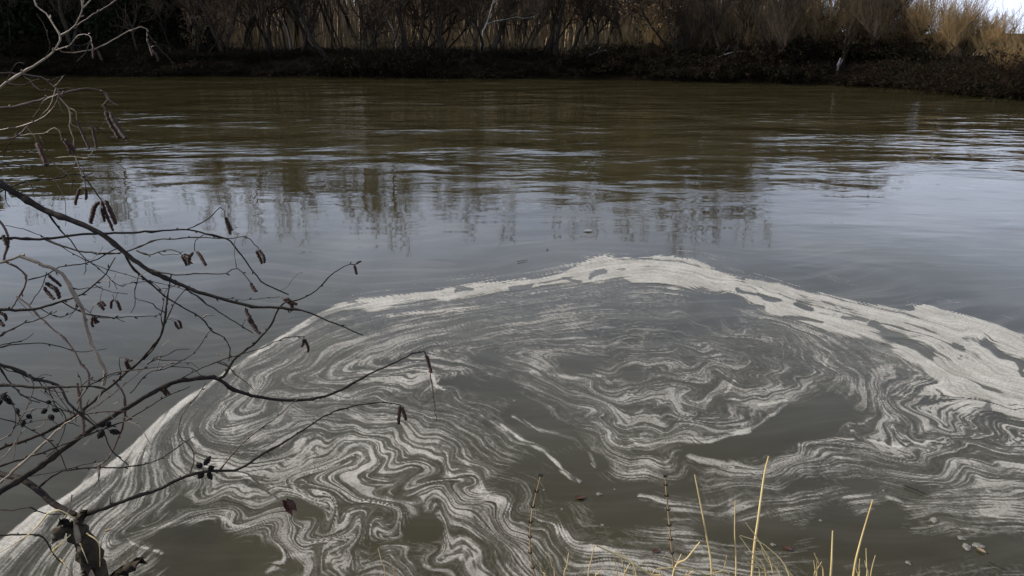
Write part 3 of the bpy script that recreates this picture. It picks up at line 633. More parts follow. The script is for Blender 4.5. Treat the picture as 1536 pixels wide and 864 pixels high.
def interp_poly2(P,n):
    s=np.r_[0,np.cumsum(np.maximum(np.hypot(*np.diff(P[:,:2],axis=0).T),.5))]; t=np.linspace(0,s[-1],n); m=np.gradient(P,s,axis=0)
    i=np.clip(np.searchsorted(s,t,side='right')-1,0,len(s)-2); h=(s[i+1]-s[i])[:,None]; u=((t-s[i])/h[:,0])[:,None]
    return (2*u**3-3*u**2+1)*P[i]+(u**3-2*u**2+u)*h*m[i]+(-2*u**3+3*u**2)*P[i+1]+(u**3-u**2)*h*m[i+1]
# name: (polyline in photo pixels, width at start, width at end, material)
D,RD,PL='d','r','p'
ALDER=[ # limbs of the shrub that grows just past the left edge; the first of each chain comes from its stems
 ((-15,268),(0,276),(20,287),(60,312),(110,332),(155,352),(185,378),(220,403),(250,418),(290,435),(340,450),(380,460),(425,462),(450,465),(490,480),(545,503),9,1.6,D),
 ((-15,359),(0,358),(70,358),(110,353),(160,350),(215,348),(260,345),(285,344),(310,351),(345,362),(360,380),(378,405),(390,420),(410,432),(425,438),(433,442),3.8,2,D),
 ((-15,140),(0,131),(17,119),(60,93),(80,77),(91,55),(80,37),(69,20),(52,5),(54,-10),3.4,2,PL),
 ((92,53),(112,39),(122,18),(124,12),(119,-8),2.4,2,PL),((124,12),(138,-3),2,1.6,PL),((112,40),(143,20),(160,10),(180,-4),2,1.6,RD),
 ((80,77),(90,73),(107,66),(115,55),(135,54),(138,62),(139,70),1.8,1.3,RD),((85,70),(92,77),(105,79),(138,74),(155,68),(175,56),(200,44),(212,40),(219,42),(221,54),1.8,1.4,PL),
 ((-15,165),(20,160),(60,150),(100,139),(128,133),(140,134),(158,140),(163,147),(157,155),(158,166),4.2,2.2,RD),((157,140),(166,152),(178,158),2,1.4,RD),
 ((-15,108),(10,109),(40,113),(65,117),(78,128),(88,137),(85,155),(75,168),(45,185),(0,195),(-15,197),2.4,2.2,RD),((43,187),(25,205),(0,210),(-15,211),2.4,2.8,RD),
 ((88,145),(103,162),(106,175),(104,188),(110,210),(111,228),(118,250),(127,275),1.8,1.2,PL),((104,162),(114,168),(115,180),1.3,1.2,PL),((124,186),(141,190),(160,203),(178,213),1.3,1.4,D),
 ((30,203),(55,201),(72,198),(80,191),(88,194),(92,207),2,1.4,RD),((40,190),(48,200),(54,207),(54,215),1.3,1.2,RD),((-15,244),(20,247),(45,248),(70,246),(80,238),(87,233),1.7,1,D),
 ((-15,293),(15,282),(45,270),(80,269),(105,262),(125,265),(140,283),(152,300),2.6,1.8,D),((118,250),(128,265),(128,285),1.3,1.4,RD),((125,265),(140,258),(143,252),1.2,1,D),
 ((278,345),(305,333),(320,322),(330,311),1.8,1.4,D),((330,311),(336,316),(338,326),1.4,1.2,D),
 ((66,358),(95,370),(130,378),(180,379),(205,372),(230,361),(265,358),(300,356),(340,358),(375,359),(380,365),(388,372),3,1.4,D),((306,352),(293,362),(292,376),1.5,1.2,D),
 ((205,376),(225,383),(245,375),(258,375),(268,378),(274,384),2.2,1.3,D),((68,315),(85,338),(105,360),(125,385),(145,400),(160,412),(172,425),(185,430),2.2,1,D),((165,418),(163,432),1.1,.8,D),((172,425),(176,434),1.1,.8,D),
 ((187,380),(197,400),(225,425),(255,450),(285,467),(305,480),(320,498),(335,505),(345,525),(343,542),3.2,1.4,D),((225,405),(265,412),(300,410),(335,411),(358,403),(368,415),(376,424),2.5,1.4,D),
 ((262,420),(300,448),(330,470),(360,487),(380,500),2.5,1.4,D),((-15,399),(0,394),(20,388),(37,382),4,3,PL),((30,384),(60,395),(95,413),(105,430),(115,450),(125,465),(128,485),(135,510),(150,540),(158,560),(155,578),4.6,4.6,PL),
 ((-15,465),(0,464),(50,464),(75,457),(100,450),(120,443),(140,428),(155,415),(165,400),(173,386),4.6,1.6,D),((92,452),(120,467),(145,476),(195,475),(220,475),(240,472),2.2,1.2,D),((60,462),(85,475),(110,468),(120,455),1.6,1.1,D),
 ((-10,322),(8,345),(13,358),(10,375),(5,390),(25,400),(40,415),(36,432),(25,450),(15,465),3.4,2.2,RD),((25,445),(40,455),(55,470),(75,490),(95,505),(110,525),(125,550),(133,560),(134,572),(125,590),(115,605),2.6,2.6,RD),
 ((-15,512),(30,488),(60,478),(85,467),2.8,1.2,D),((-15,524),(20,517),(70,516),(90,520),(115,528),(135,527),(160,523),2.2,1,D),((-15,520),(20,514),(40,508),(50,500),1.8,1,D),
 ((-15,542),(0,547),(30,556),(45,566),(65,571),(85,577),4.6,3.6,D),((0,551),(8,565),(20,580),(40,597),(60,604),2.6,1.6,D),((-15,579),(0,578),(60,581),(110,580),(140,580),(158,583),4,2.4,D),((50,570),(78,574),(92,582),(100,600),(125,625),(147,642),3.6,2.6,D),
 ((8,338),(40,345),(65,355),(100,375),(150,400),(200,415),(260,430),(330,447),(370,450),(420,445),1.1,.8,D),((42,420),(65,414),(90,400),(130,395),(175,373),2,2,D),((45,457),(60,435),(68,418),(70,408),1.4,1.2,D),
 ((-15,746),(35,716),(128,650),(190,612),(262,574),(300,567),(322,566),(333,572),(345,582),(375,592),(420,600),(470,598),(500,590),(525,577),(560,558),(600,540),(625,529),(637,528),(641,536),8.5,1.8,D),
 ((318,566),(330,568),(350,540),(385,512),(405,490),(425,455),(445,450),(475,435),(500,410),(515,400),(527,396),(534,397),3.8,1.4,D),
 ((-15,680),(0,673),(60,652),(110,625),(165,580),(220,530),(240,505),(247,480),(252,440),(257,412),5,1.8,D),((215,540),(236,515),(250,480),(262,455),(275,437),(285,428),2.6,1.2,D),
 ((-15,737),(10,716),(50,680),(100,635),(150,605),(195,570),(215,552),(228,540),3.6,1.6,PL),((-15,704),(60,680),(130,653),(200,625),(240,600),(285,580),3.2,1.6,D),((170,570),(185,590),(188,610),(183,640),(172,670),(158,692),(146,699),3,2.2,RD),
 ((116,575),(120,600),(125,640),(126,652),3.8,3.6,RD),((262,574),(300,553),(350,535),(385,525),(430,507),(456,505),2,1.2,D),((195,590),(230,556),(250,553),(275,540),(295,525),(312,500),(320,493),1.7,1,D),((175,572),(182,560),(178,545),(180,537),(188,536),1.6,1,D),
 ((30,592),(60,600),(95,615),(120,622),(150,618),(190,617),2.2,1.6,RD),((-15,668),(10,655),(30,630),(45,600),(50,575),(40,560),2,1.2,RD),((20,690),(25,665),(35,645),(60,640),(75,625),1.5,1,PL),((-10,625),(25,635),(60,652),(90,680),(100,705),1.6,1.3,D),
 ((60,585),(75,597),(85,602),(92,588),(97,580),1.5,1,PL),((160,588),(175,592),(180,600),(170,606),1.5,1,PL),((-15,600),(10,592),(20,610),(30,628),1.8,1.2,D),((90,612),(98,625),(95,650),(85,670),(70,685),1.5,1.2,D),((156,650),(165,672),(180,687),(193,698),2,1.5,D),
 ((-15,705),(0,690),(15,675),(25,660),1.6,1.2,PL),((641,536),(645,555),(650,590),(655,632),2,1.3,RD),((130,580),(170,560),(215,553),(245,550),2.4,1.2,D),((0,720),(60,712),(115,700),(160,690),1.2,.8,D)]
SAPLING=[((150,905),(140,868),(124,838),(118,812),(114,790),(114,773),7,6,PL),((114,773),(105,769),(80,755),(55,733),(30,718),(0,711),(-60,703),8,8,D),((114,774),(150,765),(190,750),(240,733),(285,712),(320,706),(355,705),(395,680),(440,655),(470,635),(495,620),(520,612),(555,605),(590,605),(601,608),5.2,1.5,D),
 ((330,705),(350,680),(380,650),(410,630),(448,597),2.2,1.2,RD),((352,706),(372,711),(385,722),(398,735),(412,745),(424,750),2.6,2.6,PL),((285,712),(290,690),(288,672),(270,655),(268,640),(275,620),(300,588),(308,575),1.8,1.1,RD),
 ((55,733),(90,708),(130,702),(180,701),(235,691),(265,672),(290,655),3.2,1.4,D),((166,757),(165,745),(170,738),2,1.4,RD),((95,845),(88,840),(60,803),(30,802),(-30,806),2.2,3,D),((113,772),(60,768),(45,762),(20,765),(-40,760),1.8,2,D),((88,800),(92,785),(104,765),(108,742),3,2,PL)]
MATS={D:m_alder,RD:m_alder_red,PL:m_alder_pale}
def stem_line(e):
    x,y,h=e; z=float(ground_z(x,y)); P=np.array([(x+.05*math.sin(3*x),y,z-.1),(x,y+.02,z+.5),(x+.03,y,h+.2+.4),(x-.02,y-.03,h+1.1),(x-.14,y-.06,h+2.0),(x-.2,y,h+3.2)]); return P
def on_stem(e,z):
    P=stem_line(e); return np.array([np.interp(z,P[:,2],P[:,0]),np.interp(z,P[:,2],P[:,1]),z])
def side_twigs(LIST,seed,count):
    rs=random.Random(seed); out=[]
    long=[r for r in LIST if len(r)>8]
    for _ in range(count):
        r=rs.choice(long); pts=[p for p in r if isinstance(p,tuple)]; i=rs.randint(1,len(pts)-2); t=rs.random(); a=pts[i]; b=pts[i+1]; x=a[0]+(b[0]-a[0])*t; y=a[1]+(b[1]-a[1])*t
        if x>420 or (x>250 and rs.random()<.6): continue
        ang=math.atan2(b[1]-a[1],b[0]-a[0])+rs.choice((-1,1))*rs.uniform(.45,1.0); ln=rs.uniform(22,75); P=[(x,y)]
        for k in range(4): ang+=rs.gauss(0,.30); P.append((P[-1][0]+math.cos(ang)*ln/4,P[-1][1]+math.sin(ang)*ln/4))
        out.append((*P,rs.uniform(1.2,2.0),.8,rs.choice('ddrdp')))
    return out
def build_branches(root,LIST,d_first,drift,seed,extend):
    rs=random.Random(seed); done=[]
    for k,row in enumerate(LIST):
        pts=[p for p in row if isinstance(p,tuple)]; w0,w1,mk=row[-3:]
        P=np.array(pts,float); best=None
        for (Q,name) in done:
            for end in (0,-1):
                dd=np.hypot(Q[:,0]-P[end,0],Q[:,1]-P[end,1]); j=int(dd.argmin())
                if dd[j]<7 and (best is None or dd[j]<best[0]): best=(dd[j],end,Q[j,2])
        L=np.r_[0,np.cumsum(np.hypot(*np.diff(P,axis=0).T))]; total=L[-1]
        enters=(P[0,0]<-9 and len(row)!=8) or (len(LIST)<20 and k==0)
        if best is not None and not enters:
            t=L if best[1]==0 else total-L; dep=best[2]+rs.uniform(-1,1)*drift*t/500.+.0*t
        else:
            d0=d_first if k==0 else d_first+rs.uniform(-.32,.42); dep=d0+rs.uniform(-.3,1)*drift*L/500.
        P3=np.column_stack([P,dep]); S=spline(P3,9. if total>120 else 6.)
        n=len(S); jit=np.array([[rs.gauss(0,.45),rs.gauss(0,.45),0] for _ in range(n)]); jit[0]=jit[-1]=0; S=S+jit
        wid=np.linspace(w0,w1,n)*np.array([1.0+.35*(rs.random()<.16)+rs.uniform(-.06,.06) for _ in range(n)])
        W=np.array([at(*p) for p in S]); rad=np.maximum(wid*np.where(wid>2.8,.56,.47)*S[:,2]/FPX,.0009)
        if enters and extend is not None:      # carry the limb on, out of view, to the nearest stem of the shrub
            e=extend[int(np.argmin([np.linalg.norm((W[0]-s_)[:2])+.35*abs(W[0][2]-.9-s_[2]) for s_ in extend]))]
            T0=norm(W[0]-W[1]); foot=on_stem(e,max(e[2],W[0][2]-rs.uniform(.25,.55))); ln=np.linalg.norm(foot-W[0]); B=W[0]+T0*ln*.45
            ex=[(1-t)**2*W[0]+2*t*(1-t)*B+t*t*foot for t in np.linspace(1,0,9)[:-1]]; W=np.vstack([ex,W]); rad=np.r_[np.linspace(rad[0]*1.5,rad[0],8),rad]
        T=Tubes(); T.tube(W,rad,8 if w0>4 else 6)
        if total>60:                            # small alternate buds along the twig
            for i in range(3,n-1,3):
                if rs.random()<.75 and wid[i]<5:
                    b=W[len(W)-n+i]; t=norm(W[len(W)-n+i]-W[len(W)-n+i-1]); sd=norm(np.cross(t,np.array([rs.gauss(0,1),rs.gauss(0,1),rs.gauss(0,1)]))); r_=rad[len(W)-n+i]
                    T.tube([b+sd*r_*.6,b+sd*(r_+.003)+t*.004,b+sd*(r_+.005)+t*.009],[.0016,.0021,.0004],5)
        o=link('branch',T.mesh('branch'),MATS[mk],root); done.append((S,o))
    return done
STEMS=[np.array([-2.45,1.35,.95]),np.array([-2.75,1.75,.75]),np.array([-2.35,1.75,.6]),np.array([-3.0,1.2,1.1])]
alder=empty('alder_shrub',(0,0,0)); tag(alder,'leafless alder shrub with catkins and old cones reaching over the water','shrub')
for s_ in STEMS:
    T=Tubes(); P=stem_line(s_); T.tube(P,[.045,.038,.034,.028,.02,.008],8); link('stem',T.mesh('stem'),m_alder,alder)
done_a=build_branches(alder,ALDER+side_twigs(ALDER,6,85),1.95,.35,3,STEMS)
sap=empty('alder_sapling',(0,0,0)); tag(sap,'alder sapling with pale stem and long thin branches rising from the rotten stump','sapling')
SAPLING[0]=((178,1010),(165,950))+SAPLING[0]
done_s=build_branches(sap,SAPLING,2.25,.30,8,None)
# catkins and cones hang from the twig nearest to them
def lathe(prof,sides,bumps=0.):
    V=[];F=[]; n=len(prof)
    for i,(z,r) in enumerate(prof):
        for j in range(sides):
            a=2*math.pi*(j+.5*(i%2))/sides; rr=r*(1+bumps*((i+j)%2)); V.append((rr*math.cos(a),rr*math.sin(a),z))
    for i in range(n-1):
        for j in range(sides): F.append((i*sides+j,i*sides+(j+1)%sides,(i+1)*sides+(j+1)%sides,(i+1)*sides+j))
    F.append(tuple(range(sides-1,-1,-1))); F.append(tuple((n-1)*sides+j for j in range(sides))); return V,F
cat_mesh=mesh('catkin',*lathe([(0,.10),(.03,.35)]+[(.06+.9*i/13,(.92-.25*abs(i/13-.45))*(1 if i%2 else .80)) for i in range(14)]+[(.985,.4),(1.,.12)],8,.10)); cat_mesh.materials.append(m_catkin)
cone_mesh=mesh('cone',*lathe([(0,.2)]+[(.08+.84*i/7,math.sin(math.pi*(.18+.72*i/7))*(1.1 if i%2 else .78)) for i in range(8)]+[(1.,.15)],9,.25)); cone_mesh.materials.append(m_cone)
def bent(me,amt,ph):
    c=me.copy()
    for v in c.vertices:
        z=v.co.z; v.co.x+=amt*(z*(1-z)*4)*(1+.3*math.sin(7*z+ph)); k=1+.16*math.sin(23*z+ph+3*v.co.y); v.co.y*=k
    c.update(); return c
CATS=[bent(cat_mesh,a,p) for a,p in ((.9,0),(-1.1,1.3),(.4,2.2),(1.6,3.1),(-.5,4.4))]
def hang(done,mesh_,name,a,b,wpx):
    best=None
    for (Q,o) in done:
        dd=np.hypot(Q[:,0]-a[0],Q[:,1]-a[1]); j=int(dd.argmin())
        if best is None or dd[j]<best[0]: best=(dd[j],Q[j],o)
    dep=best[1][2]; A=at(a[0],a[1],dep); B=at(b[0],b[1],dep+random.uniform(-.012,.012)); L=np.linalg.norm(B-A); r=wpx*.6*dep/FPX
    if mesh_ is cat_mesh: mesh_=random.choice(CATS)
    o=link(name,mesh_,None,best[2]); o.location=A; o.scale=(r,r,L); o.rotation_euler=Vector(B-A).to_track_quat('Z','X').to_euler()
    C=at(best[1][0],best[1][1],dep)
    if np.linalg.norm(C-A)>.002:                # its thin stalk
        T=Tubes(); M_=(A+C)/2+np.array([0,0,.12*np.linalg.norm(C-A)]); T.tube([C,M_,A,A+(B-A)*.08],[.0011,.0009,.0009,.0008],4); link('stalk',T.mesh('stalk'),m_alder_red,best[2])
for a,b,wd in [((140,70),(140,88),3),((147,76),(153,90),3),((220,57),(229,84),3.2),((225,72),(238,92),3),((158,166),(180,208),7.5),((165,168),(190,208),7),((115,180),(134,224),3.4),((138,188),(145,223),4),((92,207),(105,231),4.5),((97,208),(112,233),4.5),((54,214),(70,249),7),((60,205),(67,217),3.5),((120,282),(113,308),4.5),((128,283),(128,300),4),
 ((149,302),(136,336),6.5),((152,300),(170,347),4.5),((158,300),(174,337),6),((152,312),(157,333),4.5),((338,325),(346,352),4.6),((340,326),(349,346),4.6),((384,376),(393,396),4.6),((388,374),(397,395),4.6),((290,378),(288,396),5),((294,377),(309,399),4.8),((272,383),(280,399),4.4),((275,381),(286,391),4),((274,384),(284,398),4.2),((376,424),(385,437),5),
 ((425,448),(438,467),6.5),((430,447),(446,457),5),((368,462),(385,492),5),((372,476),(391,501),5),((146,454),(156,465),4.5),((150,453),(158,459),4),((171,449),(167,463),4),((173,450),(181,466),4.4),((138,476),(140,491),4),((141,475),(149,484),4),((139,476),(144,486),4),((68,424),(90,448),6.5),((72,413),(92,430),4.5),((66,430),(82,449),5),
 ((266,480),(272,493),3.8),((262,482),(269,494),3.8),((455,509),(452,521),4),((457,508),(462,529),4),((188,541),(192,554),4),((189,538),(199,541),3.5),((190,541),(196,553),3.5),((-3,468),(10,481),5),((-3,478),(6,489),5),((534,396),(542,392),3),((531,398),(535,412),4),((641,533),(648,560),4),((638,532),(644,552),3.6),((4,352),(12,372),5.5),
 ((240,585),(250,594),4),((246,580),(256,592),4)]:
    hang(done_a,cat_mesh,'catkin',a,b,wd)
for a,b,wd in [((600,608),(598,637),5.2),((603,610),(609,631),4.6),((604,610),(606,622),4)]: hang(done_s,cat_mesh,'catkin',a,b,wd)
for a,b,wd in [((4,590),(8,602),8),((10,598),(18,607),8),((2,601),(-6,607),8),((70,614),(62,620),7),((72,606),(74,600),7),((78,614),(90,617),7),((74,622),(80,631),8),((40,622),(48,628),7),((36,630),(33,641),7),((155,645),(147,658),10),((164,646),(182,650),9),((160,640),(166,632),9),((156,640),(150,633),8),((24,612),(28,622),6)]:
    hang(done_a,cone_mesh,'cone',a,b,wd*.78)
for a,b,wd in [((303,702),(295,694),9),((306,698),(316,684),9),((312,704),(322,700),9),((304,708),(298,718),9),((312,708),(318,720),8)]: hang(done_s,cone_mesh,'cone',a,b,wd*.8)
# a dark withered leaf cluster at the end of the pale twig
def leaf_mesh(L,W_,curl=.3):
    V=[];F=[]
    for i in range(7):
        t=i/6; w_=W_*math.sin(math.pi*min(.98,max(.03,t)))**.8*(1+.12*(-1)**i)
        for s in (-1,0,1): V.append((t*L,s*w_,curl*L*(t*t)*.6+abs(s)*w_*.5+.0))
    for i in range(6):
        for s in (0,1): a=i*3+s; F.append((a,a+1,a+4,a+3))
    V2=V+[(x,y,z-.0012) for x,y,z in V]; n=len(V); F2=F+[tuple(n+k for k in reversed(f)) for f in F]
    edge=[i*3 for i in range(7)]+[6*3+1]+[i*3+2 for i in range(6,-1,-1)]+[1]
    for a,b in zip(edge,edge[1:]+edge[:1]): F2.append((b,a,a+n,b+n))
    return V2,F2
lm=mesh('leaf',*leaf_mesh(.055,.013,.2)); lm.materials.append(m_redleaf)
tip=done_s[4]; dep=tip[0][-1][2]
for k,(a,b) in enumerate((((424,750),(436,772)),((428,751),(448,772)),((430,748),(440,764)))):
    A=at(a[0],a[1],dep); B=at(b[0],b[1],dep); o=link('leaf',lm,None,tip[1]); o.location=A; o.rotation_euler=(Vector(B-A).to_track_quat('X','Z').to_euler()); o.scale=(1.1-.15*k,1,1)
# the rotten stump it grows from, and the snapped stick beside it
def lumpy(T_,P,Rr,sides,seed):
    rs=np.random.RandomState(seed); k0=len(T_.V); T_.tube(P,Rr,sides); T_.V[-1]=T_.V[-1]+rs.normal(0,.007,T_.V[-1].shape)
sd_=2.27
st=empty('rotten_stump',(0,0,0)); tag(st,'black rotten stump with torn top and straw caught on it','stump')
T=Tubes(); lumpy(T,interp_poly2(np.array([at(230,1060,sd_+.1),at(175,920,sd_+.06),at(150,870,sd_+.02),at(136,830,sd_),at(120,800,sd_),at(110,783,sd_)]),20),np.linspace(.042,.024,20)*np.r_[np.ones(14),np.linspace(1,.75,6)],9,1); link('trunk',T.mesh('trunk',False),m_moss,st)
for a,b,c,w_ in (((116,792),(96,797),(82,812),.014),((112,790),(122,778),(124,768),.012),((132,815),(120,835),(128,862),.016),((104,792),(98,785),(92,783),.010)):
    T=Tubes(); lumpy(T,interp_poly2(np.array([at(*a,sd_),at(*b,sd_-.03),at(*c,sd_-.05)]),8),np.linspace(w_,w_*.45,8),6,int(a[0])); link('splinter',T.mesh('splinter',False),m_moss,st)
for a,b,c,w_ in (((106,802),(92,815),(74,836),1.8),((80,826),(86,820),(96,815),4),((130,800),(148,815),(150,850),2.2),((112,778),(88,765),(68,772),2.4),((72,770),(45,800),(-5,832),2.6),((120,815),(126,830),(132,845),1.6),((90,838),(100,850),(108,866),2.)):
    T=Tubes(); T.tube(interp_poly2(np.array([at(*a,sd_-.06),at(*b,sd_-.08),at(*c,sd_-.06)]),9),np.linspace(w_,w_*.4,9)*.5*sd_/FPX,5); link('straw',T.mesh('straw'),m_straw,st)
T=Tubes(); lumpy(T,interp_poly2(np.array([at(135,905,2.36),at(168,868,2.36),at(192,853,2.34),at(210,843,2.33)]),10),np.linspace(.013,.014,10),8,9)
o=link('broken_stick',T.mesh('broken_stick'),m_moss); tag(o,'short dark snapped stick poking up beside the rotten stump','stick')
# dry stalks rooted on the near bank
def ground_root(px,d):
    p=at(px,1010,d); z=float(ground_z(p[0],p[1])); return np.array([p[0],p[1],z-.03])
def stalk(name,pts,d,w0,w1,mat,label,cat,group=None,leaf=None):
    top=[at(px,py,d-.012*i) for i,(px,py) in enumerate(pts)]
    slope=top[0]-top[1] if len(top)>1 else np.array([0,0,-1.]); root=ground_root(pts[0][0]+(pts[0][0]-pts[1][0])*.4,d)
    P=np.array([root,.5*(root+top[0])]+top); S=interp_poly2(np.column_stack([P]),22); T=Tubes(); T.tube(S,np.maximum(np.linspace(w0,w1,22)*.54*d/FPX,.0006),6)
    o=empty(name,tuple(root)); tag(o,label,cat,group); c=link('stalk',T.mesh('stalk'),mat,o); c.location=-Vector(root); return o,S
ST=[ # points from the bottom of the frame upwards, width px
 ([(1068,864),(1058,795),(1042,712)],4.6,1.6,'thick straight straw-coloured grass stalk leaning away from the jointed weed stem'),
 ([(1130,835),(1137,780),(1146,715),(1153,684)],4.2,2,'tallest straw-coloured grass stalk with a blunt bent tip'),
 ([(1104,858),(1102,800),(1103,750)],2.8,1.2,'thin upright straw-coloured grass stalk between the two tallest stalks'),
 ([(1280,864),(1290,815),(1309,750)],4.6,1.6,'thick straw-coloured grass stalk slanting over open brown water'),
 ([(1246,864),(1248,825),(1249,796)],4.,1.6,'short stiff straw-coloured grass stalk beside the slanting stalk'),
 ([(1235,866),(1228,845),(1221,829)],2.6,1.1,'small thin grass stalk leaning away from the short stiff stalk'),
 ([(1010,860),(1030,838),(1050,813)],3.4,2,'straw blade slanting across the foot of the jointed weed stem')]
for pts,w0,w1,lab in ST: stalk('grass_stalk',pts,2.62+random.uniform(-.05,.05),w0,w1,m_straw,lab,'grass stalk')
FAN=[[(1185,870),(1150,820),(1110,803)],[(1160,866),(1140,815),(1118,783)],[(1150,864),(1128,830),(1109,804)],[(1195,880),(1165,845),(1135,822)],[(1140,868),(1132,850),(1120,842)],[(1150,874),(1140,850),(1128,838)],[(1172,872),(1150,840),(1142,822)]]
for pts in FAN: stalk('grass_stalk',pts,2.55+random.uniform(-.05,.05),3.,1.,m_straw,'thin straw stalk in the criss-cross fan at the foot of the tallest stalk','grass stalk','straw fan below the tallest stalk')
LOW=[[(578,866),(573,845),(567,822)],[(592,868),(589,855),(585,838)],[(832,868),(828,850),(823,828)],[(846,868),(850,850),(853,829)],[(882,868),(887,840),(892,816)],[(938,866),(934,846),(930,826)],[(955,868),(940,836),(925,826)],[(1300,868),(1300,850),(1299,822)]]
for k in range(22):
    x0=random.uniform(985,1330) if k%3 else random.uniform(800,985); h_=random.uniform(10,38); l_=random.uniform(-14,14); LOW.append([(x0,872),(x0+l_*.4,868-h_*.5),(x0+l_,868-h_)])
for pts in LOW: stalk('grass_stalk',pts,2.6+random.uniform(-.08,.08),2.4,.9,m_straw,'short fine dry grass stalk just showing above the near bank edge','grass stalk','short fine stalks along the near bank')
o,_=stalk('bent_straw',[(1000,875),(975,862),(945,842),(895,818)],2.6,3.6,2.4,m_straw,'folded pale straw blade lying low over the foam','straw')
o,_=stalk('bent_straw',[(1096,866),(1060,862),(1030,852),(985,853)],2.56,3.,1.6,m_straw,'long flat straw blade lying level across the bank edge','straw')
for pts,lab in (([(812,890),(803,864),(796,835),(795,805),(797,775),(803,745),(811,714)],'jointed dry weed stem standing in front of the marbled foam'),([(1012,880),(1008,830),(1005,800),(1002,765),(999,735),(998,715)],'jointed dry weed stem with dark whorls next to the grass stalks')):
    o,S=stalk('weed_stem',pts,2.66,3.6,1.6,m_stem,lab,'weed')
    for i in range(9,22,2):
        T=Tubes(); c=S[i]
        for k in range(5):
            a=k*1.257+i; T.tube([c,c+np.array([math.cos(a)*.006,math.sin(a)*.006,.002]),c+np.array([math.cos(a)*.009,math.sin(a)*.009,.009])],[.0025,.003,.0006],5)
        q=link('seed_whorl',T.mesh('seed_whorl'),m_cone,o); q.location=-Vector(o.location)
# tufts at the foot of the stalks (below the frame, seen from a step aside)
rs=np.random.RandomState(77); n=2600; tx=rs.uniform(-3.5,4,n); ty=near_shore(tx)-.12-rs.rand(n)*1.6; base=np.stack([tx,ty,ground_z(tx,ty)-.02],-1); K=Tubes()
K.sticks(base,base+np.stack([rs.normal(0,.07,n),rs.normal(0,.07,n),rs.uniform(.06,.22,n)],-1),.0022,.0006)
o=link('bank_grass',K.mesh('bank_grass',False),m_straw); tag(o,'low dry grass covering the near bank','grass',kind='stuff')
# floating bits: foam bubbles, sodden leaves, twigs, a pale scrap
def dome(seed,n=1):
    rs=np.random.RandomState(seed); V=[];F=[]
    for k in range(n):
        cx,cy,r=(0,0,1) if k==0 else (rs.uniform(-1.1,1.1),rs.uniform(-1.1,1.1),rs.uniform(.25,.6)); b=len(V)
        for i in range(5):
            p=i/4*1.5708; rr=r*math.cos(p)*(1 if i<4 else .12); z=r*.55*math.sin(p)
            for j in range(10): a=j*.6283; V.append((cx+rr*math.cos(a),cy+rr*math.sin(a),z))
        for i in range(4):
            for j in range(10): F.append((b+i*10+j,b+i*10+(j+1)%10,b+(i+1)*10+(j+1)%10,b+(i+1)*10+j))
        F.append(tuple(b+40+j for j in range(10)))
    return mesh('foam_bubbles',V,F)
def bubble_material():
    m,nt,b=nodes('bubble_film'); b.inputs['Base Color'].default_value=(.42,.40,.36,1); b.inputs['Roughness'].default_value=.12; b.inputs['Alpha'].default_value=.26; b.inputs['IOR'].default_value=1.33; return m
m_bub=bubble_material(); DOM=[dome(1,1),dome(2,4),dome(3,7)]
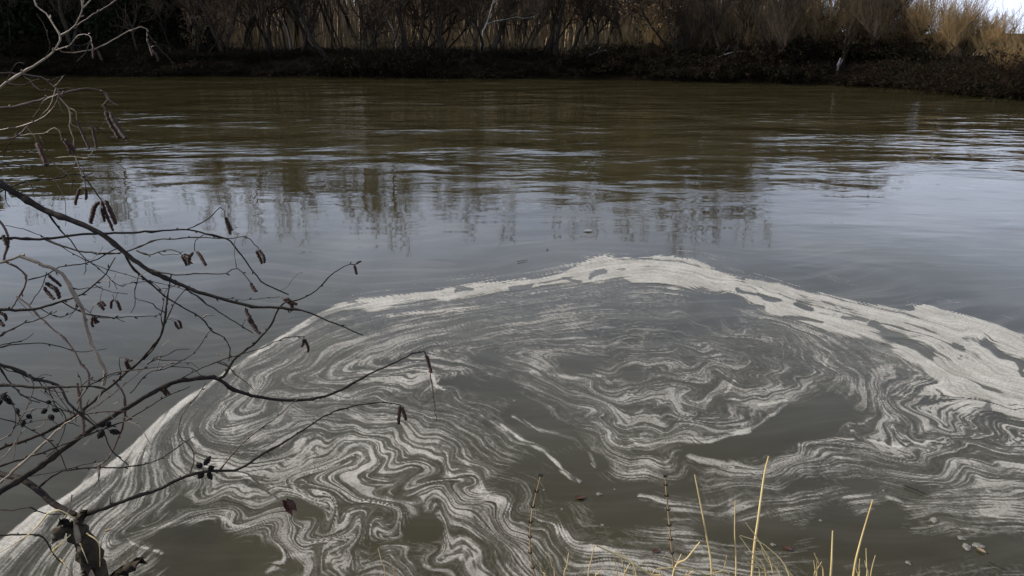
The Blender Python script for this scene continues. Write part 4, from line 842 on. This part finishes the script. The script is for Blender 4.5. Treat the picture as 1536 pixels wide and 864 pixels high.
for i,(px,py,rp,k,lab) in enumerate([(870,723,6,1,'ring of clear bubbles ending the thin foam line in the dark channel'),(898,742,6,1,'bubble cluster just beyond the red-brown leaf in the dark channel'),(772,602,4,0,'single bubble floating in the upper end of the dark channel'),(922,735,3,0,None),(816,736,3,0,None),(843,765,3.5,0,None),(904,789,4,1,'bubbles at the start of a foam trail near the jointed weed stem'),
  (1401,781,7,2,'bubble clump at the point where two foam lines meet'),(1441,808,6,1,None),(1450,822,8,2,'double bubble raft beside a curled pale leaf'),(1468,820,8,2,None),(1452,695,7,2,'pale bubble raft inside the marbled foam'),(1159,818,5,1,None),(1056,830,7,1,'large bubble on the foam behind the straw stalks'),(1231,782,4,0,None),(1362,845,5,1,None),(690,436,4,1,'small white bubble on the bright outer foam band'),(1010,546,4,1,None),(843,475,4,1,None),(880,571,4,1,None),(966,572,3,0,None),(635,625,2.5,0,None),(1325,737,3,0,None),(300,672,8,2,'bubble raft caught in foam behind the cones of the sapling')]):
    x,y=water_xy(px,py); dist=math.sqrt(x*x+y*y+9); r=rp*.62*dist/FPX
    o=link('foam_bubbles',DOM[k],m_bub); o.location=(x,y,.006); o.scale=(r,r,r*.8); o.rotation_euler=(0,0,i*1.7)
    tag(o,lab or 'small lone foam bubble drifting on the brown water','bubbles',None if lab else 'small lone bubbles')
flm=mesh('floating_leaf',*leaf_mesh(1.,.28,.12))
for i,(px,py,ln,rz,mat,lab) in enumerate([(862,749,24,.2,m_redleaf,'red-brown sodden leaf floating in the dark channel'),(1172,822,22,-.5,m_redleaf,'dark red sodden leaf floating behind the straw fan'),(1464,824,16,-.9,m_stem,'curled pale leaf against the double bubble raft'),(978,830,18,.3,m_redleaf,'brown leaf lying on the foam near the folded straw'),(820,376,10,1.2,m_redleaf,'small reddish leaf drifting beyond the foam edge'),(874,347,24,.05,m_scum,'pale scrap of leaf drifting on open water beyond the foam'),(156,798,12,.5,m_stem,'short pale leaf on the foam beside the rotten stump')]):
    x,y=water_xy(px,py); L_=.62*ln*math.sqrt(x*x+y*y+9)/FPX; o=link('floating_leaf',flm.copy(),mat); o.location=(x,y,.009); o.scale=(L_,L_,L_*.5); o.rotation_euler=(0,0,rz); tag(o,lab,'leaf')
for i,(px,py,ln,rz,lab) in enumerate([(1355,730,26,-.75,'thin dark twig floating between two foam belts'),(1482,845,16,-.9,'short dark twig floating near the bank edge'),(776,394,18,.5,'thin dark twig drifting outside the foam edge')]):
    x,y=water_xy(px,py); L_=ln*math.sqrt(x*x+y*y+9)/FPX; T=Tubes(); T.tube([(0,0,.008),(L_*.4,.01*L_,.011),(L_*.7,-.03*L_,.010),(L_,.02*L_,.007)],[.004,.004,.003,.0015],5); T.tube([(L_*.5,0,.01),(L_*.62,.1*L_,.012)],[.002,.001],4)
    o=link('floating_twig',T.mesh('floating_twig'),m_alder); o.location=(x,y,.004); o.rotation_euler=(0,0,rz); tag(o,lab,'twig')

# set each root at the foot of its thing
for root,foot in ((alder,(-2.45,1.35,float(ground_z(-2.45,1.35)))),(sap,tuple(at(178,1010,2.25))),(st,tuple(at(230,1060,sd_+.1)))):
    f=Vector([float(v) for v in foot])
    for ch in root.children: ch.location=ch.location-f
    root.location=f
